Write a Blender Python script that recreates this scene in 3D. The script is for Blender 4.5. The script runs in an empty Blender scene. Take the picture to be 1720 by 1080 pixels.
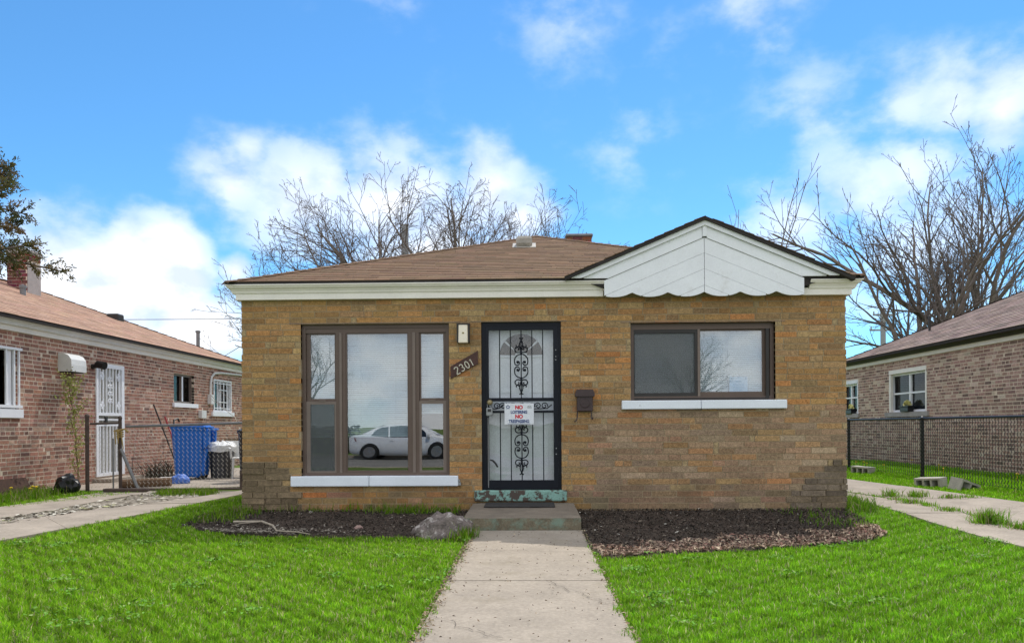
import bpy, math, random
import numpy as np
from mathutils import Vector, Matrix, noise as mnoise

C = bpy.context.scene
COL = C.collection
R = math.radians
rnd = random.Random(7)

# ------------------------------------------------------------------ camera
F_PX, ROLL, YAW, CAM_Z, CAM_Y = 1240.0, 0.006, R(1.48), 1.105, -9.0
cam_d = bpy.data.cameras.new('camera'); cam = bpy.data.objects.new('camera', cam_d); COL.objects.link(cam)
cam_d.sensor_width = 36; cam_d.lens = F_PX / 1720 * 36; cam_d.shift_y = 176.2 / 1720
cam_d.clip_start = 0.05; cam_d.clip_end = 3000
cam.matrix_world = Matrix.Translation((0, CAM_Y, CAM_Z)) @ Matrix.Rotation(YAW, 4, 'Z') @ Matrix.Rotation(R(90), 4, 'X') @ Matrix.Rotation(-ROLL, 4, 'Z')
C.camera = cam

# ------------------------------------------------------------------ sun and sky
SUN_TO = Vector((.70, 1.82, 2.85)).normalized()
SUN_EL = math.asin(SUN_TO.z); SUN_AZ = math.atan2(SUN_TO.x, SUN_TO.y)
sl = bpy.data.lights.new('sun', 'SUN'); sl.energy = 2.05; sl.angle = R(.6); sl.color = (1, .95, .87)
so = bpy.data.objects.new('sun', sl); COL.objects.link(so); so.rotation_euler = SUN_TO.to_track_quat('Z', 'Y').to_euler()
SKY_STRENGTH = .15
EXPOSURE = .68
C.view_settings.view_transform = 'Standard'; C.view_settings.look = 'None'
C.view_settings.exposure = EXPOSURE; C.view_settings.gamma = 1; C.view_settings.use_curve_mapping = False

def sky_dir(px, py):
    u = (px - 860) / F_PX; v = -(py - 716.2) / F_PX
    a = u * math.cos(ROLL) + v * math.sin(ROLL); b = -u * math.sin(ROLL) + v * math.cos(ROLL)
    return Vector((a * math.cos(YAW) - math.sin(YAW), a * math.sin(YAW) + math.cos(YAW), b)).normalized()

def build_world():
    w = bpy.data.worlds.new('World'); C.world = w; w.use_nodes = True
    nt = w.node_tree; N = nt.nodes; L = nt.links
    for n in list(N): N.remove(n)
    out = N.new('ShaderNodeOutputWorld'); bg = N.new('ShaderNodeBackground'); bg.inputs[1].default_value = SKY_STRENGTH
    L.new(bg.outputs[0], out.inputs[0])
    sky = N.new('ShaderNodeTexSky'); sky.sky_type = 'NISHITA'; sky.sun_disc = False
    sky.sun_elevation = SUN_EL; sky.sun_rotation = SUN_AZ; sky.altitude = 200; sky.air_density = 1.0; sky.dust_density = 0; sky.ozone_density = 3
    tint = N.new('ShaderNodeMix'); tint.data_type = 'RGBA'; tint.blend_type = 'MULTIPLY'; tint.inputs[0].default_value = 1
    L.new(sky.outputs[0], tint.inputs[6]); tint.inputs[7].default_value = SKY_TINT
    tc = N.new('ShaderNodeTexCoord')
    def math_(op, a, b=None, c=None, clamp=False):
        n = N.new('ShaderNodeMath'); n.operation = op; n.use_clamp = clamp
        for i, v in enumerate((a, b, c)):
            if v is None: continue
            if isinstance(v, (int, float)): n.inputs[i].default_value = v
            else: L.new(v, n.inputs[i])
        return n.outputs[0]
    def noise(scale, detail, off=(0, 0, 0), rough=.55, sc=(1, 1, 1.6)):
        m = N.new('ShaderNodeMapping'); L.new(tc.outputs['Generated'], m.inputs[0]); m.inputs[1].default_value = off; m.inputs[3].default_value = sc
        n = N.new('ShaderNodeTexNoise'); L.new(m.outputs[0], n.inputs['Vector'])
        n.inputs['Scale'].default_value = scale; n.inputs['Detail'].default_value = detail; n.inputs['Roughness'].default_value = rough
        return n.outputs[0]
    # cloud banks: (pixel x, pixel y, radius in pixels, weight)
    blobs = [(140, 540, 140, 1.35), (258, 462, 88, 1.55), (330, 545, 85, 1.15), (70, 480, 55, .8), (398, 452, 32, .9), (170, 600, 150, 1.2),
             (390, 312, 80, .62), (500, 340, 100, .75), (548, 300, 52, .68), (650, 350, 120, .8), (650, 300, 46, .62), (815, 318, 75, .85), (870, 365, 80, .75), (418, 252, 40, .6), (740, 420, 140, .75), (345, 290, 36, .42),
             (1600, 165, 70, .56), (1690, 175, 75, .62), (1520, 182, 60, .5), (1370, 190, 95, .34), (1450, 330, 120, .55), (1530, 290, 80, .55), (1340, 385, 100, .48), (1560, 420, 150, .5),
             (1285, 25, 80, .40), (945, 38, 85, .28), (1130, 80, 60, .2), (660, 15, 90, .16), (1060, 240, 90, .24)]
    cov = None
    # warp the direction a little so the banks have cloud-like outlines
    wn = N.new('ShaderNodeTexNoise'); wn.inputs['Scale'].default_value = 9; wn.inputs['Detail'].default_value = 3; L.new(tc.outputs['Generated'], wn.inputs['Vector'])
    ws = N.new('ShaderNodeVectorMath'); ws.operation = 'MULTIPLY_ADD'; L.new(wn.outputs['Color'], ws.inputs[0]); ws.inputs[1].default_value = (.07, .07, .07); L.new(tc.outputs['Generated'], ws.inputs[2])
    wo = N.new('ShaderNodeVectorMath'); wo.operation = 'SUBTRACT'; L.new(ws.outputs[0], wo.inputs[0]); wo.inputs[1].default_value = (.035, .035, .035)
    for px, py, r, wt in blobs:
        d = sky_dir(px, py)
        n = N.new('ShaderNodeVectorMath'); n.operation = 'DISTANCE'; L.new(wo.outputs[0], n.inputs[0]); n.inputs[1].default_value = d
        v = math_('MULTIPLY_ADD', n.outputs['Value'], -wt / (r / F_PX * 1.35), wt)
        cov = v if cov is None else math_('SMOOTH_MAX', cov, v, .12)
    # beyond the picture near-solid unseen cloud is added to brighten the shade
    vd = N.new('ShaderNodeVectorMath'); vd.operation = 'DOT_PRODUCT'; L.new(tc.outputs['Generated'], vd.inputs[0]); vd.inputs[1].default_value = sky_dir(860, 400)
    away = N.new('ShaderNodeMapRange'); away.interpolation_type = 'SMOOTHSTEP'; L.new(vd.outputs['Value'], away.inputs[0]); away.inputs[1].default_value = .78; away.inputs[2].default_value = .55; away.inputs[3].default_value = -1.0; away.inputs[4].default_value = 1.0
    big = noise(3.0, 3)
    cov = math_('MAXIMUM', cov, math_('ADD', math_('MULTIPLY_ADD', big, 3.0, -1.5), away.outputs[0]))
    n1 = noise(12, 9, rough=.56)
    f = math_('ADD', cov, math_('MULTIPLY_ADD', n1, 1.15, -.58))
    mr = N.new('ShaderNodeMapRange'); mr.interpolation_type = 'SMOOTHSTEP'; L.new(f, mr.inputs[0]); mr.inputs[1].default_value = .02; mr.inputs[2].default_value = .42; mr.inputs[3].default_value = 0; mr.inputs[4].default_value = .97
    dens_ = math_('MULTIPLY', mr.outputs[0], math_('MULTIPLY_ADD', cov, 1.15, .08, True))
    n2 = noise(12, 6, off=(0, 0, .05), rough=.5)
    shade = math_('MULTIPLY_ADD', math_('SUBTRACT', n1, n2), 1.1, .93)
    cc = N.new('ShaderNodeMix'); cc.data_type = 'RGBA'; L.new(math_('MULTIPLY_ADD', shade, 3.2, -2.35, True), cc.inputs[0])
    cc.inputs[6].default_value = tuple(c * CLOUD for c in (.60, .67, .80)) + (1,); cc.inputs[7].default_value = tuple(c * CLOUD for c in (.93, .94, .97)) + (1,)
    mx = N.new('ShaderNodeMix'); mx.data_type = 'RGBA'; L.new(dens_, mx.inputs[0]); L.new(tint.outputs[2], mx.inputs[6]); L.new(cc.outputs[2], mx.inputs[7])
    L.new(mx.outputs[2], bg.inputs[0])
SKY_TINT = (.36, .63, .76, 1)
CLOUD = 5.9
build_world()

# ------------------------------------------------------------------ helpers
BASE = {}
def ss(a, b, x):
    t = max(0., min(1., (x - a) / (b - a))); return t * t * (3 - 2 * t)
def gz(x, y):
    return .08 * ss(-2.2, .4, y) + .09 * ss(5, 8.5, x) * ss(-2, 2, y) - .10 * ss(-6, -12, y)

def link(o, parent=None, loc=None):
    COL.objects.link(o)
    if parent is not None:
        o.parent = parent
    if loc is not None: o.location = loc
    return o
def tag(o, label=None, cat=None, group=None, kind=None):
    if label: o['label'] = label
    if cat: o['category'] = cat
    if group: o['group'] = group
    if kind: o['kind'] = kind
    return o
def thing(name, label, cat, loc=(0, 0, 0), group=None):
    o = bpy.data.objects.new(name, None); o.empty_display_size = .2
    link(o, None, loc); BASE[o.name] = Vector(loc)
    return tag(o, label, cat, group)

class MB:
    def __init__(s, tf=None): s.v = []; s.f = []; s.m = []; s.t = []; s.sm = []; s.tf = tf; s.cur = 0; s.tint = (1, 1, 1); s.smooth = False
    def pts(s, ps):
        n = len(s.v)
        if s.tf: ps = [s.tf(*p) for p in ps]
        s.v.extend([tuple(p) for p in ps]); return n
    def face(s, idx): s.f.append(tuple(idx)); s.m.append(s.cur); s.t.append(s.tint); s.sm.append(s.smooth)
    def poly(s, ps): n = s.pts(ps); s.face(range(n, n + len(ps)))
    def box(s, x0, x1, y0, y1, z0, z1):
        n = s.pts([(x0, y0, z0), (x1, y0, z0), (x1, y1, z0), (x0, y1, z0), (x0, y0, z1), (x1, y0, z1), (x1, y1, z1), (x0, y1, z1)])
        for q in ((0, 3, 2, 1), (4, 5, 6, 7), (0, 1, 5, 4), (1, 2, 6, 5), (2, 3, 7, 6), (3, 0, 4, 7)): s.face([n + i for i in q])
    def hexa(s, ps):
        n = s.pts(ps)
        for q in ((0, 3, 2, 1), (4, 5, 6, 7), (0, 1, 5, 4), (1, 2, 6, 5), (2, 3, 7, 6), (3, 0, 4, 7)): s.face([n + i for i in q])
    def bbox(s, x0, x1, y0, y1, z0, z1, b=.006):
        "box with chamfered vertical/front edges (a small bevel all round)"
        xs = (x0, x0 + b, x1 - b, x1); rings = []
        def ring(z, i):
            return s.pts([(x0 + i, y0 + b, z), (x0 + b, y0 + i, z), (x1 - b, y0 + i, z), (x1 - i, y0 + b, z), (x1 - i, y1 - b, z), (x1 - b, y1 - i, z), (x0 + b, y1 - i, z), (x0 + i, y1 - b, z)])
        r = [ring(z0, b * .7), ring(z0 + b, 0), ring(z1 - b, 0), ring(z1, b * .7)]
        for a, c in zip(r, r[1:]):
            for k in range(8): s.face((a + k, a + (k + 1) % 8, c + (k + 1) % 8, c + k))
        s.face([r[0] + 7 - k for k in range(8)]); s.face([r[3] + k for k in range(8)])
    def prism(s, poly, y0, y1):
        "polygon in (x,z) extruded along y"
        k = len(poly); n = s.pts([(x, y0, z) for x, z in poly] + [(x, y1, z) for x, z in poly])
        s.face([n + i for i in range(k)]); s.face([n + k + i for i in reversed(range(k))])
        for i in range(k): j = (i + 1) % k; s.face((n + i, n + k + i, n + k + j, n + j))
    def slab(s, poly, zf, th):
        "polygon in (x,y) with top at zf(x,y), thickness th"
        k = len(poly); n = s.pts([(x, y, zf(x, y)) for x, y in poly] + [(x, y, zf(x, y) - th) for x, y in poly])
        s.face([n + i for i in range(k)]); s.face([n + k + i for i in reversed(range(k))])
        for i in range(k): j = (i + 1) % k; s.face((n + i, n + k + i, n + k + j, n + j))
    def tube(s, pts, rad, n=6, cap=True):
        P = [Vector(p) for p in pts]; k = len(P)
        if not isinstance(rad, (list, tuple)): rad = [rad] * k
        t = (P[1] - P[0]).normalized(); a = Vector((0, 0, 1)) if abs(t.z) < .9 else Vector((1, 0, 0))
        u = t.cross(a).normalized(); rings = []
        for i in range(k):
            t2 = (P[min(i + 1, k - 1)] - P[max(i - 1, 0)])
            t2 = t2.normalized() if t2.length > 1e-9 else t
            u = (u - t2 * u.dot(t2)); u = u.normalized() if u.length > 1e-6 else t2.orthogonal().normalized()
            w = t2.cross(u)
            rings.append(s.pts([P[i] + (u * math.cos(2 * math.pi * j / n) + w * math.sin(2 * math.pi * j / n)) * rad[i] for j in range(n)]))
        for a, b in zip(rings, rings[1:]):
            for j in range(n): s.face((a + j, a + (j + 1) % n, b + (j + 1) % n, b + j))
        if cap: s.face([rings[0] + n - 1 - j for j in range(n)]); s.face([rings[-1] + j for j in range(n)])
    def lathe(s, prof, cx, cy, n=16, axis='z', cz=0):
        rings = []
        for r, z in prof:
            ps = []
            for j in range(n):
                a = 2 * math.pi * j / n
                if axis == 'z': ps.append((cx + r * math.cos(a), cy + r * math.sin(a), z))
                elif axis == 'y': ps.append((cx + r * math.cos(a), cy + z, cz + r * math.sin(a)))
                else: ps.append((cx + z, cy + r * math.cos(a), cz + r * math.sin(a)))
            rings.append(s.pts(ps))
        for a, b in zip(rings, rings[1:]):
            for j in range(n): s.face((a + j, a + (j + 1) % n, b + (j + 1) % n, b + j))
        s.face([rings[0] + n - 1 - j for j in range(n)]); s.face([rings[-1] + j for j in range(n)])
    def mesh(s, name, mats, off=(0, 0, 0), tints=False):
        me = bpy.data.meshes.new(name)
        o = Vector(off)
        me.from_pydata([(x - o.x, y - o.y, z - o.z) for x, y, z in s.v], [], s.f)
        for m in (mats if isinstance(mats, (list, tuple)) else [mats]): me.materials.append(m)
        me.polygons.foreach_set('material_index', s.m); me.polygons.foreach_set('use_smooth', s.sm)
        if tints:
            a = me.attributes.new('tint', 'FLOAT_COLOR', 'FACE')
            a.data.foreach_set('color', np.array([t + (1,) for t in s.t], dtype=np.float32).ravel())
        me.update(); return me
    def build(s, name, mats, parent=None, tints=False, loc=None, **kw):
        b = BASE[parent.name] if parent is not None else Vector(loc or (0, 0, 0))
        o = bpy.data.objects.new(name, s.mesh(name, mats, b, tints))
        link(o, parent, None if parent is not None else (loc or (0, 0, 0)))
        BASE[o.name] = b
        return tag(o, **kw)

def fix_normals(o):
    import bmesh
    bm = bmesh.new(); bm.from_mesh(o.data); bmesh.ops.recalc_face_normals(bm, faces=bm.faces); bm.to_mesh(o.data); bm.free(); return o

# ------------------------------------------------------------------ materials
def mat(name, col, rough=.8, var=.18, scale=6, fine=60, fvar=.12, bump=.0, bscale=80, metal=0, src=None, col2=None, patch=.0, pscale=1.2, pcol=None, pthr=(.55, .7), coat=0, spec=.4, objspace=False):
    m = bpy.data.materials.new(name); m.use_nodes = True; nt = m.node_tree; N = nt.nodes; L = nt.links
    b = N['Principled BSDF']; b.inputs['Roughness'].default_value = rough; b.inputs['Metallic'].default_value = metal
    b.inputs['Specular IOR Level'].default_value = spec
    if coat: b.inputs['Coat Weight'].default_value = coat; b.inputs['Coat Roughness'].default_value = .05
    if objspace: pos = N.new('ShaderNodeTexCoord').outputs['Object']
    else: pos = N.new('ShaderNodeNewGeometry').outputs['Position']
    def noise(sc, det=4, r=.6):
        n = N.new('ShaderNodeTexNoise'); n.inputs['Scale'].default_value = sc; n.inputs['Detail'].default_value = det; n.inputs['Roughness'].default_value = r
        L.new(pos, n.inputs['Vector']); return n.outputs[0]
    def mix(fac, a, c, mode='MIX'):
        n = N.new('ShaderNodeMix'); n.data_type = 'RGBA'; n.blend_type = mode
        for i, v in ((0, fac), (6, a), (7, c)):
            if isinstance(v, (int, float)): n.inputs[i].default_value = v
            elif isinstance(v, (tuple, list)): n.inputs[i].default_value = tuple(v[:3]) + (1,)
            else: L.new(v, n.inputs[i])
        return n.outputs[2]
    def ramp(v, lo, hi, a=0., c=1.):
        n = N.new('ShaderNodeMapRange'); L.new(v, n.inputs[0]); n.inputs[1].default_value = lo; n.inputs[2].default_value = hi; n.inputs[3].default_value = a; n.inputs[4].default_value = c; return n.outputs[0]
    base = tuple(col)
    if src == 'obj': base = N.new('ShaderNodeObjectInfo').outputs['Color']
    elif src == 'attr':
        a = N.new('ShaderNodeAttribute'); a.attribute_name = 'tint'; base = a.outputs['Color']
    if col2 is not None: base = mix(ramp(noise(scale * .6, 5), .38, .62), base, tuple(col2))
    v1 = ramp(noise(scale), .3, .7, 1 - var, 1 + var); v2 = ramp(noise(fine, 3, .7), .3, .7, 1 - fvar, 1 + fvar)
    mm = N.new('ShaderNodeMath'); mm.operation = 'MULTIPLY'; L.new(v1, mm.inputs[0]); L.new(v2, mm.inputs[1])
    vm = N.new('ShaderNodeVectorMath'); vm.operation = 'SCALE'
    if isinstance(base, tuple): vm.inputs[0].default_value = base
    else: L.new(base, vm.inputs[0])
    L.new(mm.outputs[0], vm.inputs['Scale']); c = vm.outputs[0]
    if patch: 
        pf = N.new('ShaderNodeMath'); pf.operation = 'MULTIPLY'; L.new(ramp(noise(pscale, 6, .65), pthr[0], pthr[1]), pf.inputs[0]); pf.inputs[1].default_value = patch
        c = mix(pf.outputs[0], c, tuple(pcol))
    L.new(c, b.inputs['Base Color'])
    if bump:
        bn = N.new('ShaderNodeBump'); bn.inputs['Strength'].default_value = bump; bn.inputs['Distance'].default_value = .004
        L.new(noise(bscale, 5, .65), bn.inputs['Height']); L.new(bn.outputs[0], b.inputs['Normal'])
    return m

def brick_mat(name, src):
    m = mat(name, (.3, .2, .1), rough=.9, var=.26, scale=26, fine=75, fvar=.42, bump=.9, bscale=70, src=src, spec=.2)
    nt = m.node_tree; N = nt.nodes; L = nt.links; b = N['Principled BSDF']
    # damp, mossy staining that clings to the lower courses in ragged patches
    g = N.new('ShaderNodeNewGeometry'); sx = N.new('ShaderNodeSeparateXYZ'); L.new(g.outputs['Position'], sx.inputs[0])
    n = N.new('ShaderNodeTexNoise'); n.inputs['Scale'].default_value = 1.7; n.inputs['Detail'].default_value = 7; n.inputs['Roughness'].default_value = .65; L.new(g.outputs['Position'], n.inputs['Vector'])
    a = N.new('ShaderNodeMath'); a.operation = 'MULTIPLY_ADD'; L.new(sx.outputs[2], a.inputs[0]); a.inputs[1].default_value = -.28; L.new(n.outputs[0], a.inputs[2])
    r = N.new('ShaderNodeMapRange'); L.new(a.outputs[0], r.inputs[0]); r.inputs[1].default_value = .36; r.inputs[2].default_value = .6; r.inputs[3].default_value = 0; r.inputs[4].default_value = .55
    old = b.inputs['Base Color'].links[0].from_socket
    x = N.new('ShaderNodeMix'); x.data_type = 'RGBA'; L.new(r.outputs[0], x.inputs[0]); L.new(old, x.inputs[6]); x.inputs[7].default_value = (.12, .095, .055, 1)
    L.new(x.outputs[2], b.inputs['Base Color'])
    return m

def glass_mat(name, base_refl=.14, tint=(.93, .95, .95), wavy=.05, gain=1.5):
    m = bpy.data.materials.new(name); m.use_nodes = True; nt = m.node_tree; N = nt.nodes; L = nt.links
    for n in list(N):
        if n.type != 'OUTPUT_MATERIAL': N.remove(n)
    out = N['Material Output']; tr = N.new('ShaderNodeBsdfTransparent'); tr.inputs[0].default_value = tuple(tint) + (1,)
    gl = N.new('ShaderNodeBsdfGlossy'); gl.inputs['Roughness'].default_value = .0
    lw = N.new('ShaderNodeLayerWeight'); pw = N.new('ShaderNodeMath'); pw.operation = 'POWER'; L.new(lw.outputs['Facing'], pw.inputs[0]); pw.inputs[1].default_value = 5
    fr = N.new('ShaderNodeMath'); fr.operation = 'MULTIPLY_ADD'; L.new(pw.outputs[0], fr.inputs[0]); fr.inputs[1].default_value = .96; fr.inputs[2].default_value = .04
    mm = N.new('ShaderNodeMath'); mm.operation = 'MULTIPLY_ADD'; mm.use_clamp = True; L.new(fr.outputs[0], mm.inputs[0]); mm.inputs[1].default_value = gain; mm.inputs[2].default_value = base_refl
    if wavy:
        g = N.new('ShaderNodeNewGeometry'); n = N.new('ShaderNodeTexNoise'); n.inputs['Scale'].default_value = 1.6; n.inputs['Detail'].default_value = 1; L.new(g.outputs['Position'], n.inputs['Vector'])
        bp = N.new('ShaderNodeBump'); bp.inputs['Strength'].default_value = wavy; bp.inputs['Distance'].default_value = .02; L.new(n.outputs[0], bp.inputs['Height']); L.new(bp.outputs[0], gl.inputs['Normal'])
    mx = N.new('ShaderNodeMixShader'); L.new(mm.outputs[0], mx.inputs[0]); L.new(tr.outputs[0], mx.inputs[1]); L.new(gl.outputs[0], mx.inputs[2]); L.new(mx.outputs[0], out.inputs[0])
    return m
def screen_mat(name):
    m = bpy.data.materials.new(name); m.use_nodes = True; nt = m.node_tree; N = nt.nodes; L = nt.links
    b = N['Principled BSDF']; b.inputs['Base Color'].default_value = (.11, .12, .12, 1); b.inputs['Roughness'].default_value = .7
    b.inputs['Alpha'].default_value = .42
    return m
def leaf_mat(name, k=.5):
    m = mat(name, (0, 0, 0), .65, .12, 7, 31, .16, src='attr', spec=.1); nt = m.node_tree; N = nt.nodes; L = nt.links; b = N['Principled BSDF']; out = N['Material Output']
    tr = N.new('ShaderNodeBsdfTranslucent'); c = b.inputs['Base Color'].links[0].from_socket; L.new(c, tr.inputs[0]); mx = N.new('ShaderNodeMixShader'); mx.inputs[0].default_value = k
    L.new(b.outputs[0], mx.inputs[1]); L.new(tr.outputs[0], mx.inputs[2]); L.new(mx.outputs[0], out.inputs[0]); return m
def lamp_mat(name):
    m = mat(name, (.5, .49, .45), rough=.35, var=.04)
    b = m.node_tree.nodes['Principled BSDF']; b.inputs['Emission Color'].default_value = (1, .86, .6, 1); b.inputs['Emission Strength'].default_value = .16
    return m

M = {}
M['brick_piece'] = brick_mat('tan_brick_piece', 'obj'); M['brick'] = brick_mat('tan_brick', 'attr')
M['mortar'] = mat('mortar', (.34, .26, .16), .95, .2, 5, 90, .2, bump=.5)
M['nb_brick_piece'] = mat('pink_brick_piece', (0, 0, 0), .9, .2, 20, 60, .3, bump=.5, bscale=120, src='obj', spec=.2)
M['nb_brick'] = mat('pink_brick', (0, 0, 0), .9, .2, 20, 60, .3, bump=.5, bscale=120, src='attr', spec=.2)
M['nb_mortar'] = mat('pale_mortar', (.64, .53, .42), .95, .15, 5, 90, .15, bump=.4)
M['cream'] = mat('cream_paint', (.87, .82, .75), .5, .05, 3, 40, .04)
M['white'] = mat('white_paint', (.84, .85, .88), .55, .04, 3, 50, .04, patch=.5, pscale=5, pcol=(.5, .47, .43), pthr=(.58, .78))
M['sill'] = mat('painted_sill', (.80, .84, .89), .6, .05, 3, 70, .05, bump=.15, patch=.5, pscale=14, pcol=(.25, .25, .24), pthr=(.68, .72))
M['shingle_piece'] = mat('brown_shingle_piece', (0, 0, 0), .95, .12, 9, 160, .25, bump=.4, src='obj', spec=.15)
M['shingle'] = mat('brown_shingle', (0, 0, 0), .95, .12, 9, 160, .25, bump=.4, src='attr', spec=.15)
M['roof_under'] = mat('dark_roof_felt', (.035, .03, .028), .95)
M['frame'] = mat('brown_window_frame', (.125, .085, .066), .45, .08, 4, 60, .06)
M['sash'] = mat('taupe_sash', (.19, .145, .12), .45, .08, 4, 60, .06)
M['frame_dark'] = mat('dark_track', (.03, .026, .024), .5)
M['glass'] = glass_mat('window_glass')
M['glass2'] = glass_mat('neighbour_glass', .0, (.5, .52, .53), .03, .8)
M['screen'] = screen_mat('insect_screen')
M['blind'] = mat('white_blind', (.60, .69, .74), .5, .03)
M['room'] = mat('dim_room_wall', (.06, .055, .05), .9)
M['black_metal'] = mat('black_painted_steel', (.006, .008, .014), .42, .1, 6, spec=.22)
M['door_white'] = mat('white_door', (.72, .74, .75), .45, .03)
M['fan_glass'] = mat('bevelled_fan_glass', (.10, .085, .065), .12, .5, 40, 120, .4, bump=.8, bscale=60)
M['steel'] = mat('lintel_steel', (.24, .17, .125), .8, .25, 12, patch=.4, pscale=9, pcol=(.13, .07, .045))
M['teal'] = mat('peeling_teal_paint', (.22, .38, .32), .85, .15, 7, 90, .2, bump=.5, patch=1, pscale=9, pcol=(.085, .065, .052), pthr=(.5, .54))
M['step'] = mat('stained_step', (.205, .17, .13), .92, .2, 4, 90, .25, bump=.5, patch=.0, pscale=5, pcol=(.12, .22, .19), pthr=(.55, .62))
M['step_side'] = mat('mossy_step_side', (.155, .13, .085), .92, .3, 6, 60, .3, bump=.8, bscale=50, patch=.7, pscale=7, pcol=(.17, .26, .20), pthr=(.46, .62))
M['mat'] = mat('rubber_mat', (.04, .037, .036), .8, .3, 20, 160, .4, bump=.5)
M['conc'] = mat('concrete', (.325, .278, .222), .9, .12, 3.0, 42, .17, bump=.5, bscale=60, patch=.55, pscale=1.9, pcol=(.215, .18, .12), pthr=(.54, .72))
M['conc2'] = mat('old_concrete', (.34, .29, .235), .92, .15, 2.2, 34, .16, bump=.6, bscale=50, patch=.5, pscale=2.3, pcol=(.2, .17, .14), pthr=(.55, .7))
M['asphalt'] = mat('asphalt', (.19, .18, .165), .9, .15, .8, 70, .2, bump=.4)
M['ground'] = mat('turf_soil', (.10, .15, .03), 1, .35, 2.5, 60, .35, bump=.6, bscale=40, spec=.1)
M['soil'] = mat('dark_soil', (.075, .057, .045), 1, .35, 5, 70, .5, bump=1, bscale=45, spec=.1)
M['gravel'] = mat('gravel_soil', (.25, .22, .18), 1, .35, 5, 80, .5, bump=1, bscale=60, spec=.1)
M['chips'] = mat('mulch_chips', (0, 0, 0), .95, .2, 20, src='attr', spec=.1)
M['bark'] = mat('grey_bark', (.22, .18, .155), .95, .25, 6, 50, .3, bump=.8, bscale=30, spec=.1)
M['twig'] = mat('twig_bark', (.17, .14, .125), .95, .2, 3, spec=.1)
M['bud'] = mat('spring_buds', (.3, .27, .15), .9, .3, 2, spec=.1)
M['leaf'] = mat('young_leaf', (.28, .3, .07), .7, .25, 6, src=None)
M['fir'] = leaf_mat('conifer_spray', .35)
M['board'] = mat('brown_number_board', (.075, .035, .028), .7, .15, 10, 60, .15, bump=.3)
M['digit'] = mat('cream_digit', (.62, .58, .47), .5, .05)
M['mail'] = mat('brown_mailbox', (.055, .034, .034), .45, .08, 8)
M['lampglass'] = lamp_mat('frosted_lamp_glass')
M['sign'] = mat('sign_white', (.74, .76, .8), .4, .03)
M['red'] = mat('sign_red', (.62, .03, .045), .5, .02)
M['navy'] = mat('sign_navy', (.03, .06, .2), .5, .02)
M['lock'] = mat('grey_lockbox', (.3, .31, .31), .4, .1, 20)
M['brass'] = mat('worn_brass', (.3, .24, .13), .4, .1, metal=.7)
M['blue'] = mat('blue_plastic', (.012, .14, .55), .45, .06, 4, 40, .04)
M['grey_plastic'] = mat('dark_grey_plastic', (.06, .06, .065), .5, .1)
M['black_plastic'] = mat('black_plastic', (.014, .014, .015), .35, .15, 8)
M['white_plastic'] = mat('white_plastic', (.68, .68, .66), .5, .06)
M['galv'] = mat('galvanised_pipe', (.2, .2, .2), .5, .15, 8, metal=.5)
M['rust_pipe'] = mat('rusty_pipe', (.085, .06, .05), .8, .3, 12)
M['rust'] = mat('rusty_plate', (.055, .026, .016), .85, .3, 5, 50, .3, bump=.3)
M['wood'] = mat('weathered_wood', (.24, .17, .11), .85, .2, 9, bump=.3)
M['log'] = mat('brown_timber', (.14, .085, .05), .9, .25, 8, bump=.5)
M['rope'] = mat('yellow_rope', (.35, .25, .09), .9, .2, 20)
M['redtool'] = mat('red_handle', (.3, .03, .03), .5)
M['bluetarp'] = mat('blue_bag', (.09, .2, .6), .5, .2, 9)
M['cinder'] = mat('cinder_block', (.45, .42, .37), .95, .15, 6, 110, .3, bump=.8, bscale=110)
M['rock'] = mat('boulder', (.16, .13, .115), .9, .4, 9, 50, .4, bump=1, bscale=35, patch=.7, pscale=13, pcol=(.5, .46, .42), pthr=(.53, .62))
M['grass'] = leaf_mat('grass_blades', .45)
M['paper'] = mat('pale_blue_paper', (.42, .62, .82), .7, .04)
M['paper_blue'] = mat('blue_print', (.08, .3, .5), .7)
M['car_paint'] = mat('white_car_paint', (.8, .8, .8), .25, .01, coat=1)
M['car_glass'] = mat('car_glass', (.02, .022, .025), .05, .02, spec=.8)
M['tyre'] = mat('tyre_rubber', (.015, .015, .015), .8)
M['rim'] = mat('alloy_rim', (.5, .5, .52), .25, .03, metal=.9)
M['tail'] = mat('tail_lamp', (.2, .01, .012), .2)
M['trim'] = mat('brown_gutter', (.035, .024, .022), .5)
M['grey_pole'] = mat('grey_pole', (.3, .3, .31), .8, .1)
M['wire'] = mat('dark_wire', (.05, .05, .055), .6)
M['cart_mark'] = mat('cart_mark', (.7, .72, .75), .5)
M['pot_flower'] = mat('pale_yellow_flower', (.72, .68, .28), .8, .2, 30)
M['dandelion'] = mat('dandelion', (.7, .5, .02), .8)
M['hedge'] = mat('hedge_leaf', (.035, .06, .018), .9, .3, 3, src=None)
M['chim_brick'] = mat('dark_red_brick', (.16, .055, .045), .9, .2, 12, 90, .2, bump=.4)
M['stucco'] = mat('grey_parge', (.36, .33, .32), .95, .15, 4, 60, .15, bump=.4)

def pick(pal, r): 
    c, = r.choices([p[0] for p in pal], [p[1] for p in pal]); k = r.uniform(.86, 1.14)
    return tuple(min(1, v * k * r.uniform(.96, 1.04)) for v in c)

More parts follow.
